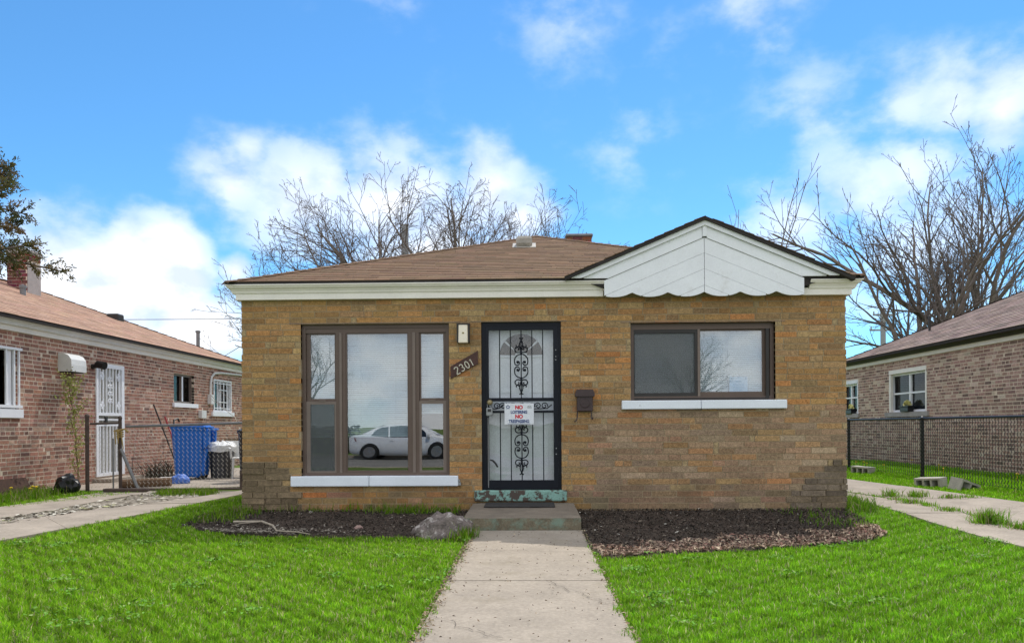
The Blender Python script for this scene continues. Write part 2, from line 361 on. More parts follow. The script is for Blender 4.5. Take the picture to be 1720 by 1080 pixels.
# ------------------------------------------------------------------ terrain
def build_ground():
    def axis(lo, hi, fine_lo, fine_hi, st):
        a = list(np.arange(fine_lo, fine_hi + 1e-6, st))
        return [lo, lo * .3, lo * .1] + a + [hi * .1, hi * .3, hi]
    xs = axis(-600, 600, -24, 24, 1.0); ys = axis(-600, 900, -30, 30, .5)
    def h(x, y):
        z = gz(x, y) - .012
        if -23.4 < y < -13.1: z = -.34
        if -14 < y < -13 or -24 < y < -23: z = min(z, -.30)
        return z
    mb = MB(); n = mb.pts([(x, y, h(x, y)) for y in ys for x in xs]); w = len(xs); mb.smooth = True
    for j in range(len(ys) - 1):
        for i in range(w - 1): mb.face((n + j * w + i, n + j * w + i + 1, n + (j + 1) * w + i + 1, n + (j + 1) * w + i))
    mb.build('ground', M['ground'], kind='structure')
    rd = MB(); rd.box(-300, 300, -23.2, -13.3, -.42, -.235); rd.build('road', M['asphalt'], kind='structure')
    for y0, y1 in ((-13.3, -13.12), (-23.38, -23.2)):
        k = MB(); k.bbox(-300, 300, y0, y1, -.45, -.095, .02); k.build('kerb', M['conc2'], kind='structure')
    far = MB(); far.box(-300, 300, -40, -23.38, -.5, -.1); far.build('far_verge', M['ground'], kind='structure')
build_ground()

def dens(poly, step=.35):
    out = []
    for (x0, y0), (x1, y1) in zip(poly, poly[1:] + poly[:1]):
        d = math.hypot(x1 - x0, y1 - y0); k = max(1, int(d / step))
        out += [(x0 + (x1 - x0) * i / k, y0 + (y1 - y0) * i / k) for i in range(k)]
    return out
def paving(name, polys, m, lift, th=.09):
    root = bpy.data.objects.new(name, None); link(root, None, (0, 0, 0)); BASE[root.name] = Vector((0, 0, 0)); root['kind'] = 'structure'
    for i, p in enumerate(polys):
        cx = sum(q[0] for q in p) / len(p); cy = sum(q[1] for q in p) / len(p)
        dz = rnd.uniform(-.004, .004); mb = MB()
        # top as a triangle fan so it follows the grade
        e = dens(p); k = len(e); zf = lambda x, y: gz(x, y) + lift + dz
        n = mb.pts([(x, y, zf(x, y)) for x, y in e] + [(x, y, zf(x, y) - th) for x, y in e] + [(cx, cy, zf(cx, cy))])
        for a in range(k):
            b = (a + 1) % k; mb.face((n + 2 * k, n + a, n + b)); mb.face((n + a, n + k + a, n + k + b, n + b))
        mb.build('slab', m, root)
    return root
WX0, WX1 = -.605, .525
ys = [-1.352, -3.745, -5.225, -6.7, -8.2]
paving('walkway', [[(WX0, b + .008), (WX1, b + .008), (WX1, a - .004), (WX0, a - .004)] for a, b in zip(ys, ys[1:])], M['conc'], .012)
paving('sidewalk', [[(x, -10.2), (x + 1.48, -10.2), (x + 1.48, -8.7), (x, -8.7)] for x in np.arange(-12, 12, 1.5)], M['conc'], .012)
# left drive: two wheel strips
paving('left_driveway', [
    [(-6.35, -3.2), (-5.42, -3.2), (-5.2, -1.9), (-5.0, -1.2), (-5.78, -.4), (-6.1, -1.0)],
    [(-5.77, -.39), (-4.99, -1.19), (-4.67, -.1), (-4.52, .9), (-5.2, .8), (-5.6, .3)],
    [(-5.19, .81), (-4.515, .915), (-4.43, 2.03), (-4.4, 4.0), (-4.65, 4.0), (-4.72, 2.76), (-4.95, 1.6)],
    [(-7.2, -1.6), (-6.3, -1.6), (-6.1, -.2), (-6.02, .13), (-6.08, 1.2), (-6.9, 1.2)],
    [(-6.9, 1.215), (-6.08, 1.215), (-6.12, 1.46), (-6.0, 2.85), (-6.9, 2.85)]], M['conc2'], .016)
paving('yard_slab', [[(-8.15, 3.02), (-6.1, 3.02), (-6.1, 5.6), (-8.15, 5.6)], [(-6.09, 3.02), (-4.4, 4.02), (-4.4, 9.5), (-6.09, 9.5)], [(-8.15, 5.61), (-6.1, 5.61), (-6.1, 9.5), (-8.15, 9.5)]], M['conc2'], .02)
# right drive: inner wheel strip and three wide slabs
paving('right_driveway', [
    [(4.37, -2.33), (4.45, -5), (5.2, -5), (4.98, -1.45), (4.99, -.35), (4.32, -.35), (4.30, -.9)],
    [(4.32, -.335), (4.99, -.335), (4.96, .35), (4.87, 1.1), (4.72, 2.16), (4.5, 3.6), (4.3, 8), (4.0, 8), (4.2, 3.2), (4.45, 1.52), (4.3, .2)],
    [(5.02, -.55), (5.02, -5), (6.7, -5), (6.33, -.9), (6.28, -.2), (5.73, -.25)],
    [(5.02, -.53), (5.73, -.235), (6.28, -.185), (6.22, .5), (6.14, 1.1), (5.75, .98), (4.9, 1.34), (4.98, .35)],
    [(4.9, 1.36), (5.75, 1.0), (6.14, 1.12), (5.97, 3.1), (5.23, 3.3), (4.6, 3.5), (4.76, 2.16)],
    [(4.6, 3.52), (5.23, 3.32), (5.97, 3.12), (5.815, 4.78), (5.7, 8.5), (4.35, 8.5)]], M['conc2'], .016)
rub = MB(); rub.slab(dens([(-6.5, -1.5), (-5.95, -1.5), (-5.6, .0), (-5.1, 1.0), (-4.8, 2.9), (-6.1, 2.9), (-6.0, .1)], .5), lambda x, y: gz(x, y) + .004, .02); rub.build('gravel_median', M['gravel'], kind='structure')
BED_L = [(-3.95, -.3), (-3.85, -1.0), (-3.3, -1.42), (-2.85, -1.58), (-1.97, -1.69), (-1.14, -1.70), (-.72, -1.62), (-.72, .02), (-3.6, .02)]
BED_R = [(.52, .02), (.52, -2.1), (.585, -2.83), (1.315, -2.61), (2.44, -2.31), (3.2, -1.95), (3.5, -1.65), (3.62, -1.1), (3.76, -.3), (3.80, .02)]
def sheet(name, poly, m, lift):
    mb = MB(); cx = sum(p[0] for p in poly) / len(poly); cy = sum(p[1] for p in poly) / len(poly); e = dens(poly, .2); rings = []
    for t in (1, .8, .6, .4, .2): rings.append(mb.pts([(cx + (x - cx) * t, cy + (y - cy) * t, gz(cx + (x - cx) * t, cy + (y - cy) * t) + lift * (1 if t < 1 else 0) + rnd.uniform(-.006, .01) * (t < 1)) for x, y in e]))
    k = len(e); mb.smooth = True
    for a, b in zip(rings, rings[1:]):
        for i in range(k): mb.face((a + i, a + (i + 1) % k, b + (i + 1) % k, b + i))
    c = mb.pts([(cx, cy, gz(cx, cy) + lift)])
    for i in range(k): mb.face((rings[-1] + i, rings[-1] + (i + 1) % k, c))
    return mb.build(name, m, kind='structure')
sheet('planting_bed', BED_L, M['soil'], .012); sheet('planting_bed', BED_R, M['soil'], .012)

# ------------------------------------------------------------------ brick walls
def sub(rects, op):
    out = []
    for a, b, c, d in rects:
        if b <= op[0] or a >= op[1] or d <= op[2] or c >= op[3]: out.append((a, b, c, d)); continue
        if a < op[0]: out.append((a, op[0], c, d))
        if b > op[1]: out.append((op[1], b, c, d))
        x0, x1 = max(a, op[0]), min(b, op[1])
        if c < op[2]: out.append((x0, x1, c, op[2]))
        if d > op[3]: out.append((x0, x1, op[3], d))
    return [r for r in out if r[1] - r[0] > .025 and r[3] - r[2] > .018]
def brick_wall(house, tf, u0, u1, zl, z0, z1, pitch, L, joint, opens, pal, mp, ms, seed, depth, score, header=0, corner=None, keep=300, edge=.0):
    r = random.Random(seed); items = []
    k0 = math.floor((z0 - zl) / pitch); k1 = math.ceil((z1 - zl) / pitch)
    for k in range(k0, k1):
        a, b = zl + k * pitch + joint / 2, zl + (k + 1) * pitch - joint / 2
        b = min(b, z1)
        if b - a < .015: continue
        u = u0 - r.uniform(.0, .03) - (L * .5 if k % 2 else 0)
        hd = header and k % header == 0
        while u < u1:
            l = L * .5 if hd else L
            if not hd and r.random() < .36: l = L * r.choice((.5, .5, .5, .5, .5, .35, .65, .2))
            x0, x1 = max(u0 - r.uniform(0, edge), u), min(u1 + r.uniform(0, edge), u + l - joint)
            u += l
            if x1 - x0 < .03: continue
            ps = [(x0, x1, a, b)]
            for op in opens: ps = sub(ps, op)
            for p in ps: items.append(p + (k,))
    data = []
    for (a, b, c, d, k) in items:
        t = pick(pal, r); v = r.uniform(-.0025, .002)
        if corner: t, v = corner(a, b, c, d, t, v, r)
        data.append((score((a + b) / 2, (c + d) / 2) * (b - a) * (d - c), a, b, c, d, v, t))
    data.sort(key=lambda q: -q[0])
    cache = {}; bl = BASE[house.name]
    for _, a, b, c, d, v, t in data[:keep]:
        key = (round(b - a, 3), round(d - c, 3)); cu, cz = (a + b) / 2, (c + d) / 2; o3 = Vector(tf(cu, v, cz))
        if key not in cache:
            mb = MB(tf); hw, hh = (b - a) / 2, (d - c) / 2; mb.box(cu - hw, cu + hw, v, v + depth, cz - hh, cz + hh)
            cache[key] = mb.mesh('brick', mp, o3)
        o = bpy.data.objects.new('brick', cache[key]); link(o, house, o3 - bl); o.color = t + (1,)
    mb = MB(tf)
    for _, a, b, c, d, v, t in data[keep:]:
        mb.tint = t; mb.box(a, b, v, v + depth, c, d)
    mb.build('brickwork', ms, house, tints=True, kind='stuff')
def backing(house, tf, u0, u1, z0, z1, v0, v1, opens, m, name='mortar'):
    us = sorted({u0, u1, *[min(max(q, u0), u1) for o in opens for q in o[:2]]}); zs = sorted({z0, z1, *[min(max(q, z0), z1) for o in opens for q in o[2:]]})
    mb = MB(tf)
    for a, b in zip(us, us[1:]):
        run = None
        for c, d in zip(zs, zs[1:]):
            hit = any(o[0] < (a + b) / 2 < o[1] and o[2] < (c + d) / 2 < o[3] for o in opens)
            if not hit: run = (run[0], d) if run else (c, d)
            if (hit or d == zs[-1]) and run: mb.box(a, b, v0, v1, *run); run = None
    mb.build(name, m, house)

T_FRONT = lambda u, v, z: (u, v, z)
XL, XR = -8.2, 8.7
T_LEFT = lambda u, v, z: (XL - v, u, z)
T_RIGHT = lambda u, v, z: (XR + v, u, z)

def sweep(mb, path, prof):
    "profile (out, z) swept along a plan path; out is to the right of travel, mitred"
    n = len(path); rings = []
    for i, p in enumerate(path):
        p = Vector(p)
        d0 = (Vector(path[i]) - Vector(path[i - 1])).normalized() if i else None
        d1 = (Vector(path[i + 1]) - p).normalized() if i < n - 1 else None
        n0 = Vector((d0.y, -d0.x)) if d0 else None; n1 = Vector((d1.y, -d1.x)) if d1 else None
        if n0 is None: m = n1
        elif n1 is None: m = n0
        else: m = (n0 + n1) / (1 + n0.dot(n1))
        rings.append(mb.pts([(p.x + m.x * o, p.y + m.y * o, z) for o, z in prof]))
    k = len(prof)
    for a, b in zip(rings, rings[1:]):
        for j in range(k): mb.face((a + j, b + j, b + (j + 1) % k, a + (j + 1) % k))
    mb.face([rings[0] + j for j in range(k)]); mb.face([rings[-1] + k - 1 - j for j in range(k)])
GUT = [(.03, .0), (.075, .0), (.085, .012), (.09, .03), (.108, .055), (.13, .07), (.135, .088), (.15, .092), (.15, .105), (.138, .105), (.126, .098), (.05, .098), (.03, .105)]

# ================================================================== the house
H = thing('brick_house', 'low tan brick bungalow with white scalloped gable over its front window', 'house', (0.12, 0, .08))
HX0, HX1, HY1 = -3.555, 3.80, 12.0
O_LW = (-2.823, -.997, .513, 2.372); O_DR = (-.603, .37, .331, 2.38); O_RW = (1.214, 2.957, 1.412, 2.352)
O_LS = (-2.944, -.892, .385, .513); O_RS = (1.10, 3.078, 1.302, 1.412); O_TH = (-.695, .429, .197, .331)
OP = [O_LW, O_DR, O_RW, O_LS, O_RS, O_TH]
PAL = [((.385, .225, .095), 6), ((.40, .213, .084), 4), ((.44, .20, .075), .9), ((.335, .19, .079), 4), ((.36, .232, .112), 3), ((.435, .288, .135), 1.6), ((.295, .188, .092), 1.8)]
def corner_style(a, b, c, d, t, v, r):
    # ragged weathered stones at the two bottom corners, greyer bricks below the right window
    u = (a + b) / 2
    if c < .62 and (u < -2.75 - c * .7 or u > 3.0 + c * .75):
        k = r.uniform(.55, 1.0); t = (.26 * k, .19 * k, .115 * k); v = -r.uniform(.0, .026)
    elif c < .3: t = tuple(q * r.uniform(.75, 1.0) for q in t)
    if a > .5 and c < 1.3:
        g = (t[0] + t[1] + t[2]) / 3; f = .42 if r.random() < .8 else .15; t = (t[0] * (1 - f) + g * 1.18 * f, t[1] * (1 - f) + g * .98 * f, t[2] * (1 - f) + g * .86 * f)
    if b - a < .07 and c > .5: t = (.37, .27, .145)
    return t, v
brick_wall(H, T_FRONT, HX0, HX1, 2.38, -.02, 2.66, .0737, .305, .0105, OP, PAL, M['brick_piece'], M['brick'], 3, .1, lambda u, z: 1 / (u * u + 81), corner=corner_style, edge=.006)
backing(H, T_FRONT, HX0 + .006, HX1 - .006, -.1, 2.74, .004, .12, OP, M['mortar'])
def side_brick(name, c1, c2, mor, bw, rh):
    m = mat(name, c1, .9, .15, 8, 90, .2, bump=.4); nt = m.node_tree; N = nt.nodes; L = nt.links
    b = N['Principled BSDF']; br = N.new('ShaderNodeTexBrick'); br.inputs['Scale'].default_value = 1; br.inputs['Brick Width'].default_value = bw; br.inputs['Row Height'].default_value = rh; br.inputs['Mortar Size'].default_value = .006
    br.inputs['Color1'].default_value = c1 + (1,); br.inputs['Color2'].default_value = c2 + (1,); br.inputs['Mortar'].default_value = mor + (1,)
    g = N.new('ShaderNodeNewGeometry'); s = N.new('ShaderNodeSeparateXYZ'); cmb = N.new('ShaderNodeCombineXYZ'); ad = N.new('ShaderNodeMath'); L.new(g.outputs['Position'], s.inputs[0])
    L.new(s.outputs[0], ad.inputs[0]); L.new(s.outputs[1], ad.inputs[1]); L.new(ad.outputs[0], cmb.inputs[0]); L.new(s.outputs[2], cmb.inputs[1]); L.new(cmb.outputs[0], br.inputs['Vector'])
    L.new(br.outputs['Color'], b.inputs['Base Color']); return m
M['side'] = side_brick('tan_side_brick', (.33, .21, .1), (.26, .17, .09), (.26, .2, .13), .3, .0737)
M['nb_side'] = side_brick('pink_side_brick', (.28, .15, .115), (.22, .12, .095), (.43, .36, .29), .21, .068)
mb = MB(); mb.box(HX0, HX0 + .1, .101, HY1, -.1, 2.74); mb.box(HX1 - .1, HX1, .101, HY1, -.1, 2.74); mb.box(HX0 + .1, HX1 - .1, HY1 - .1, HY1, -.1, 2.74); mb.build('side_wall', M['side'], H)
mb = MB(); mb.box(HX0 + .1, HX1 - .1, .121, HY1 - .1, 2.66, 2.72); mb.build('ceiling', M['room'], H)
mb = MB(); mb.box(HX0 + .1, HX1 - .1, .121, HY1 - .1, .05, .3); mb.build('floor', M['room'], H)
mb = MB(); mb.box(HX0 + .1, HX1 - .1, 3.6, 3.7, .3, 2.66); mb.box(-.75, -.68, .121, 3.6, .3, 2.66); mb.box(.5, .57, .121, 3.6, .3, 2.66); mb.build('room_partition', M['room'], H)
# frieze board, gutter
mb = MB(); mb.box(HX0 - .045, .88, -.07, -.001, 2.668, 2.745); mb.box(3.27, HX1 + .045, -.07, -.001, 2.66, 2.745); mb.box(HX0 - .046, HX0 - .001, -.0005, HY1, 2.668, 2.745); mb.box(HX1 + .001, HX1 + .046, -.0005, HY1, 2.66, 2.745); mb.build('frieze_board', M['cream'], H)
def gutter(path, z0, m, parent):
    q = MB(); sweep(q, path, [(o, z0 + z) for o, z in GUT]); o = q.build('gutter', m, parent); return fix_normals(o)
# travel so that "right of travel" points away from the house
gutter([(HX0, HY1), (HX0, 0), (.905, 0)], 2.738, M['cream'], H)
gutter([(3.335, 0), (HX1, 0), (HX1, HY1)], 2.728, M['cream'], H)
mb = MB(); mb.box(-3.665, 4.0 - .1, -.11, .3, 2.846, 2.858); mb.build('eave_board', M['roof_under'], H)
# main hip roof
EX0, EX1, EY0, EY1, EZ = -3.70, 3.96, -.14, 12.14, 2.872
APX, APY, APZ = .12, 3.62, 4.345
RB = HY1 - APY
rf = MB()
rf.poly([(EX0, EY0, EZ), (EX1, EY0, EZ), (APX, APY, APZ)]); rf.poly([(EX0, EY1, EZ), (EX0, EY0, EZ), (APX, APY, APZ), (APX, RB, APZ)])
rf.poly([(EX1, EY0, EZ), (EX1, EY1, EZ), (APX, RB, APZ), (APX, APY, APZ)]); rf.poly([(EX1, EY1, EZ), (EX0, EY1, EZ), (APX, RB, APZ)])
M['roof_far'] = mat('brown_roof_sheet', (.17, .115, .08), .95, .15, 3, 60, .25, bump=.5, bscale=40)
roof = rf.build('roof', [M['roof_far']], H)
ed = MB(); ed.box(EX0, EX1, EY0, EY0 + .05, EZ - .03, EZ - .002); ed.box(EX0, EX0 + .05, EY0 + .05, EY1, EZ - .03, EZ - .002); ed.box(EX1 - .05, EX1, EY0 + .05, EY1, EZ - .03, EZ - .002); ed.build('roof_edge', M['roof_under'], roof)
SPAL = [((.186, .118, .073), 5), ((.175, .11, .068), 4), ((.20, .128, .08), 2), ((.152, .096, .06), 1)]
def shingles(parent, origin, udir, sdir, length_fn, expo, tab, courses, pal, keep, pm, sm, seed, skip=None, th=.007, camera=None, gap=.004):
    "tabs laid on a slope: origin at the eave, udir along it, sdir up the slope"
    r = random.Random(seed); O = Vector(origin); U = Vector(udir).normalized(); S = Vector(sdir).normalized(); Nn = U.cross(S).normalized()
    if Nn.z < 0: Nn = -Nn
    items = []
    for k in range(courses):
        a, b = length_fn(k * expo + expo * .5)
        u = a - r.uniform(0, tab) ; shade = r.uniform(.95, 1.05)
        while u < b:
            u0, u1 = max(a, u), min(b, u + tab - gap); u += tab
            if u1 - u0 < .03: continue
            c = O + U * (u0 + u1) / 2 + S * (k + .5) * expo
            if skip and skip(c): continue
            t = tuple(q * shade for q in pick(pal, r)); items.append((k, u0, u1, c, t, r.uniform(0, .003)))
    items.sort(key=lambda q: -((q[2] - q[1]) / max(1, (q[3] - Vector((0, CAM_Y, CAM_Z))).length_squared)))
    bl = BASE[parent.name]; cache = {}; rest = MB()
    def corners(w, lift):
        h = expo * .5; lo = th + lift
        p = lambda du, dsv, dn: U * du + S * dsv + Nn * dn
        return [p(-w / 2, -h - .002, .001), p(w / 2, -h - .002, .001), p(w / 2, h + .012, .0005), p(-w / 2, h + .012, .0005), p(-w / 2, -h - .002, lo), p(w / 2, -h - .002, lo), p(w / 2, h + .012, .0025), p(-w / 2, h + .012, .0025)]
    for i, (k, u0, u1, c, t, lift) in enumerate(items):
        if i < keep:
            key = round(u1 - u0, 2)
            if key not in cache: mb = MB(); mb.hexa(corners(u1 - u0, .0015)); cache[key] = mb.mesh('shingle', pm)
            o = bpy.data.objects.new('shingle', cache[key]); link(o, parent, c - bl); o.color = t + (1,)
        else: rest.tint = t; rest.hexa([c + q for q in corners(u1 - u0, lift)])
    if rest.f: rest.build('shingle_courses', sm, parent, tints=True, kind='stuff')
rise = APZ - EZ; run = APY - EY0; SL = math.hypot(rise, run)
gab_z = lambda x: 3.565 - .42 * abs(x - 2.075)
def under_gable(c): return c.x > .42 and c.z < gab_z(c.x) - .08 and c.y < 1.7
shingles(H, (0, EY0, EZ + .003), (1, 0, 0), (0, run, rise), lambda s: (EX0 + (APX - EX0) * s / SL, EX1 + (APX - EX1) * s / SL), .128, .305, int(SL / .128), SPAL, 300, M['shingle_piece'], M['shingle'], 5, under_gable)
# hip and ridge caps
cap = MB()
for a, b in (((EX0, EY0, EZ), (APX, APY, APZ)), ((EX1, EY0, EZ), (APX, APY, APZ)), ((APX, APY, APZ), (APX, RB, APZ))):
    A, B = Vector(a), Vector(b); n = int((B - A).length / .16); r = random.Random(2)
    d = (B - A).normalized(); s = Vector((d.y, -d.x, 0)).normalized()
    for k in range(n):
        p, q = A + (B - A) * k / n, A + (B - A) * (k + 1.25) / n; cap.tint = pick(SPAL, r); w = .11; lo = Vector((0, 0, -.028)); up = Vector((0, 0, .016 + .004)); u2 = Vector((0, 0, .009))
        cap.poly([p - s * w + lo + up, p + up, q + u2, q - s * w + lo + u2]); cap.poly([p + up, p + s * w + lo + up, q + s * w + lo + u2, q + u2]); cap.poly([p - s * w + lo, p - s * w + lo + up, p + up, p, ]); cap.poly([p, p + up, p + s * w + lo + up, p + s * w + lo])
cap.build('ridge_cap', M['shingle'], H, tints=True)
# gable: chevron boards with a scalloped foot, rake fascia and its own little roof
GXC, GY = 2.075, -.165
def scallop(x):
    n = (x - 2.07) / .4275; f = abs((n - math.floor(n)) - .5) * 2    # 1 at the points, 0 mid-scallop
    return 2.642 + .054 * f ** 2.2
def chevron(side, o0, o1, xa, xb, name, yf, foot=True, m=None):
    N_ = 60; xs = [xa + (xb - xa) * i / N_ for i in range(N_ + 1)]; mb = MB(); mb.smooth = False; seg = []
    for x in xs:
        t = gab_z(x) - o0; b = gab_z(x) - o1
        if foot: b = max(b, scallop(x))
        else: b = max(b, 2.866)
        seg.append((x, t, b))
    run = []
    for s in seg:
        if s[1] - s[2] > .002: run.append(s)
    if len(run) < 2: return None
    k = len(run); th = .022
    n = mb.pts([(x, yf, t) for x, t, b in run] + [(x, yf, b) for x, t, b in run] + [(x, yf + th, t) for x, t, b in run] + [(x, yf + th, b) for x, t, b in run])
    for i in range(k - 1):
        mb.face((n + i, n + k + i, n + k + i + 1, n + i + 1)); mb.face((n + 2 * k + i, n + 2 * k + i + 1, n + 3 * k + i + 1, n + 3 * k + i))
        mb.face((n + i, n + i + 1, n + 2 * k + i + 1, n + 2 * k + i)); mb.face((n + k + i, n + 3 * k + i, n + 3 * k + i + 1, n + k + i + 1))
    mb.face((n, n + 2 * k, n + 3 * k, n + k)); mb.face((n + k - 1, n + 2 * k - 1, n + 4 * k - 1, n + 3 * k - 1))
    return mb.build(name, m or M['white'], H)
for sgn in (-1, 1):
    def span(lo, hi): return (GXC - hi, GXC - lo) if sgn < 0 else (GXC + lo, GXC + hi)
    for i, (o0, o1) in enumerate(((.225, .4055), (.4085, .5945), (.5975, .789), (.792, 1.1))):
        a, b = span(.003, 1.19 if sgn < 0 else 1.175); chevron(sgn, o0, o1, a, b, 'gable_board', GY + .012)
    a, b = span(.028, 1.62); chevron(sgn, .085, .220, a, b, 'gable_board', GY, foot=False)
    a, b = span(0, 1.70 if sgn < 0 else 1.72); chevron(sgn, .028, .085, a, b, 'rake_board', GY - .03, foot=False)
mb = MB(); mb.box(GXC - .025, GXC + .025, GY - .012, GY + .02, 3.35, 3.485); mb.build('gable_centre_trim', M['white'], H)
mb = MB(); mb.prism([(GXC, 3.50), (.55, 2.862), (.9, 2.75), (3.25, 2.75), (3.6, 2.862)], GY + .036, .3); mb.build('gable_backing', M['roof_under'], H)
gr = MB(); yb = 1.75
for sgn, xe in ((-1, GXC - 1.66), (1, GXC + 1.745)):
    zt = lambda x: gab_z(x)
    gr.hexa([(GXC, GY - .06, 3.535), (xe, GY - .06, zt(xe) - .03), (xe, .1, zt(xe) - .03), (GXC, yb, 3.535), (GXC, GY - .06, 3.575), (xe, GY - .06, zt(xe) + .012), (xe, .1, zt(xe) + .012), (GXC, yb, 3.575)])
fix_normals(gr.build('gable_roof', M['roof_under'], H))
for sgn in (-1, 1):
    Ls = 1.66 if sgn < 0 else 1.745; ud = Vector((0, 1, 0)); sd = Vector((-sgn, 0, .42)); sl_ = math.hypot(Ls, Ls * .42)
    shingles(H, (GXC + sgn * Ls, GY - .068, 3.577 - .42 * Ls), ud, sd, lambda s: (0, .2 + 1.6 * s / sl_), .128, .305, int(sl_ / .128), SPAL, 0, M['shingle_piece'], M['shingle'], 9, th=.009)
# things on the roof
fz = lambda y: EZ + rise / run * (y - EY0)
v = MB(); v.bbox(-.215, .035, 2.36, 2.62, fz(2.5) - .02, fz(2.5) + .135, .04); v.smooth = False
hood = fix_normals(v.build('vent_hood', M['galv'], H)); 
M['vent'] = mat('pale_vent_metal', (.36, .33, .28), .5, .2, 14, patch=.5, pscale=12, pcol=(.2, .16, .1)); hood.data.materials[0] = M['vent']
v = MB(); v.hexa([(-.27, 2.3, fz(2.3) + .006), (.09, 2.3, fz(2.3) + .006), (.09, 2.72, fz(2.72) + .006), (-.27, 2.72, fz(2.72) + .006), (-.27, 2.3, fz(2.3) + .02), (.09, 2.3, fz(2.3) + .02), (.09, 2.72, fz(2.72) + .02), (-.27, 2.72, fz(2.72) + .02)]); v.build('vent_flashing', M['vent'], H)
def chimney(house, x0, x1, y0, y1, z0, z1, capm, m, over=.03, par=None, capz=.1):
    c = MB(); r = random.Random(1); c.tint = (.1, .06, .05); c.box(x0 + .004, x1 - .004, y0 + .004, y1 - .004, z0, z1)
    ch = c.build('chimney', M['nb_mortar'] if par else M['mortar'], house)
    b = MB(); p = .075; k = 0; z = z0
    while z < z1 - .03:
        for ax in (0, 1):
            lo, hi = ((x0, x1), (y0, y1))[ax]; u = lo - (.1 if k % 2 else 0)
            while u < hi:
                a, e = max(u, lo), min(u + .2, hi); u += .21
                if e - a < .03: continue
                b.tint = tuple(q * r.uniform(.75, 1.25) for q in m)
                if ax == 0: b.box(a, e, y0 - .004, y0 + .02, z, min(z + p - .012, z1))
                elif not par: b.box(x1 - .02, x1 + .004, a, e, z, min(z + p - .012, z1)); b.box(x0 - .004, x0 + .02, a, e, z, min(z + p - .012, z1))
                elif z > z1 - .18: b.box(x1 - .02, x1 + .004, a, e, z, min(z + p - .012, z1))
        z += p; k += 1
    b.build('chimney_brickwork', M['nb_brick'], ch, tints=True, kind='stuff')
    if par: q = MB(); q.box(x1 - .01, x1 + .012, y0 + .01, y1 - .01, z0, z1 - .17); q.build('render_coat', M['stucco'], ch)
    q = MB(); q.bbox(x0 - over, x1 + over, y0 - over, y1 + over, z1, z1 + capz, .02); q.build('chimney_cap', capm, ch)
chimney(H, .75, 1.245, 5.98, 6.5, 3.9, 4.935, M['galv'], (.2, .075, .05), capz=.06)

# ---------------------------------------------------------------- windows of the house
def bars(mb, outer, inner, v0, v1):
    "rectangular ring of four bars, butted"
    a, b, c, d = outer; e, f, g_, h = inner
    mb.box(a, e, v0, v1, c, d); mb.box(f, b, v0, v1, c, d); mb.box(e, f, v0, v1, c, g_); mb.box(e, f, v0, v1, h, d)
def blind(parent, u0, u1, z0, z1, v, tf=None, pitch=.0255, name='blind', m=None):
    mb = MB(tf); z = z1; r = random.Random(int(u0 * 100))
    mb.box(u0, u1, v - .012, v + .014, z1, z1 + .03)
    while z > z0 + .02:
        z -= pitch; s = r.uniform(-.0015, .0015)
        mb.poly([(u0, v - .004, z + s), (u1, v - .004, z - s), (u1, v + .006, z + pitch * .92 - s), (u0, v + .006, z + pitch * .92 + s)])
    mb.box(u0, u1, v - .01, v + .01, z0, z0 + .018)
    n = max(2, int((u1 - u0) / .45) + 1)
    for i in range(n): u = u0 + (u1 - u0) * (i + .5) / n; mb.box(u - .0025, u + .0025, v - .009, v - .007, z0, z1)
    o = mb.build(name, m or M['blind'], parent); return o
# left picture window
W1 = MB(); W1.tf = None
a, b, c, d = O_LW
W1.box(a, b, .05, .12, d - .045, d - .002); W1.box(a, a + .045, .05, .12, c + .002, d - .045); W1.box(b - .045, b, .05, .12, c + .002, d - .045); W1.box(a + .045, b - .045, .05, .12, c + .002, c + .035)
w1 = W1.build('window', M['frame'], H)
mb = MB(); mb.box(a + .045, b - .045, .06, .11, 2.27, d - .045); mb.box(-2.405, -2.285, .06, .11, c + .035, 2.27); mb.box(-1.505, -1.375, .06, .11, c + .035, 2.27); mb.build('mullion', M['frame'], w1)
mb = MB(); mb.box(-2.36, -2.33, .048, .06, c + .035, 2.27); mb.box(-1.455, -1.42, .048, .06, c + .035, 2.27); mb.build('mullion_cover', M['sash'], w1)
for (u0, u1) in ((-2.778, -2.405), (-1.375, -1.042)):
    g0, g1 = (u0 + .052, u1 - .02) if u0 < -2 else (u0 + .022, u1 - .035)
    s = MB(); bars(s, (u0 + .002, u1 - .002, 1.43, 2.268), (g0, g1, 1.462, 2.252), .078, .104); s.build('upper_sash', M['frame'], w1)
    s = MB(); bars(s, (u0 + .001, u1 - .001, c + .036, 1.428), (g0 + .006, g1 - .004, .573, 1.39), .058, .077); s.box((g0 + g1) / 2 - .04, (g0 + g1) / 2 + .04, .05, .058, 1.43, 1.445); s.build('lower_sash', M['sash'], w1)
    p = MB(); p.box(g0 - .005, g1 + .005, .088, .092, 1.458, 2.256); p.build('pane', M['glass'], w1)
    p = MB(); p.box(g0, g1 + .001, .066, .070, .568, 1.395); p.build('pane', M['glass'], w1)
    if u0 < -2: p = MB(); p.box(g0 + .001, g1, .0555, .056, .57, 1.393); p.build('insect_screen', M['screen'], w1)
    blind(w1, u0 + .02, u1 - .01, (.98 if u0 < -2 else 1.27), 2.30, .135, name='blind')
s = MB(); bars(s, (-2.284, -1.506, c + .036, 2.269), (-2.270, -1.520, .573, 2.258), .066, .1); s.build('picture_sash', M['frame'], w1)
p = MB(); p.box(-2.273, -1.517, .082, .087, .57, 2.261); p.build('pane', M['glass'], w1)
blind(w1, -2.33, -1.46, .985, 2.30, .14)
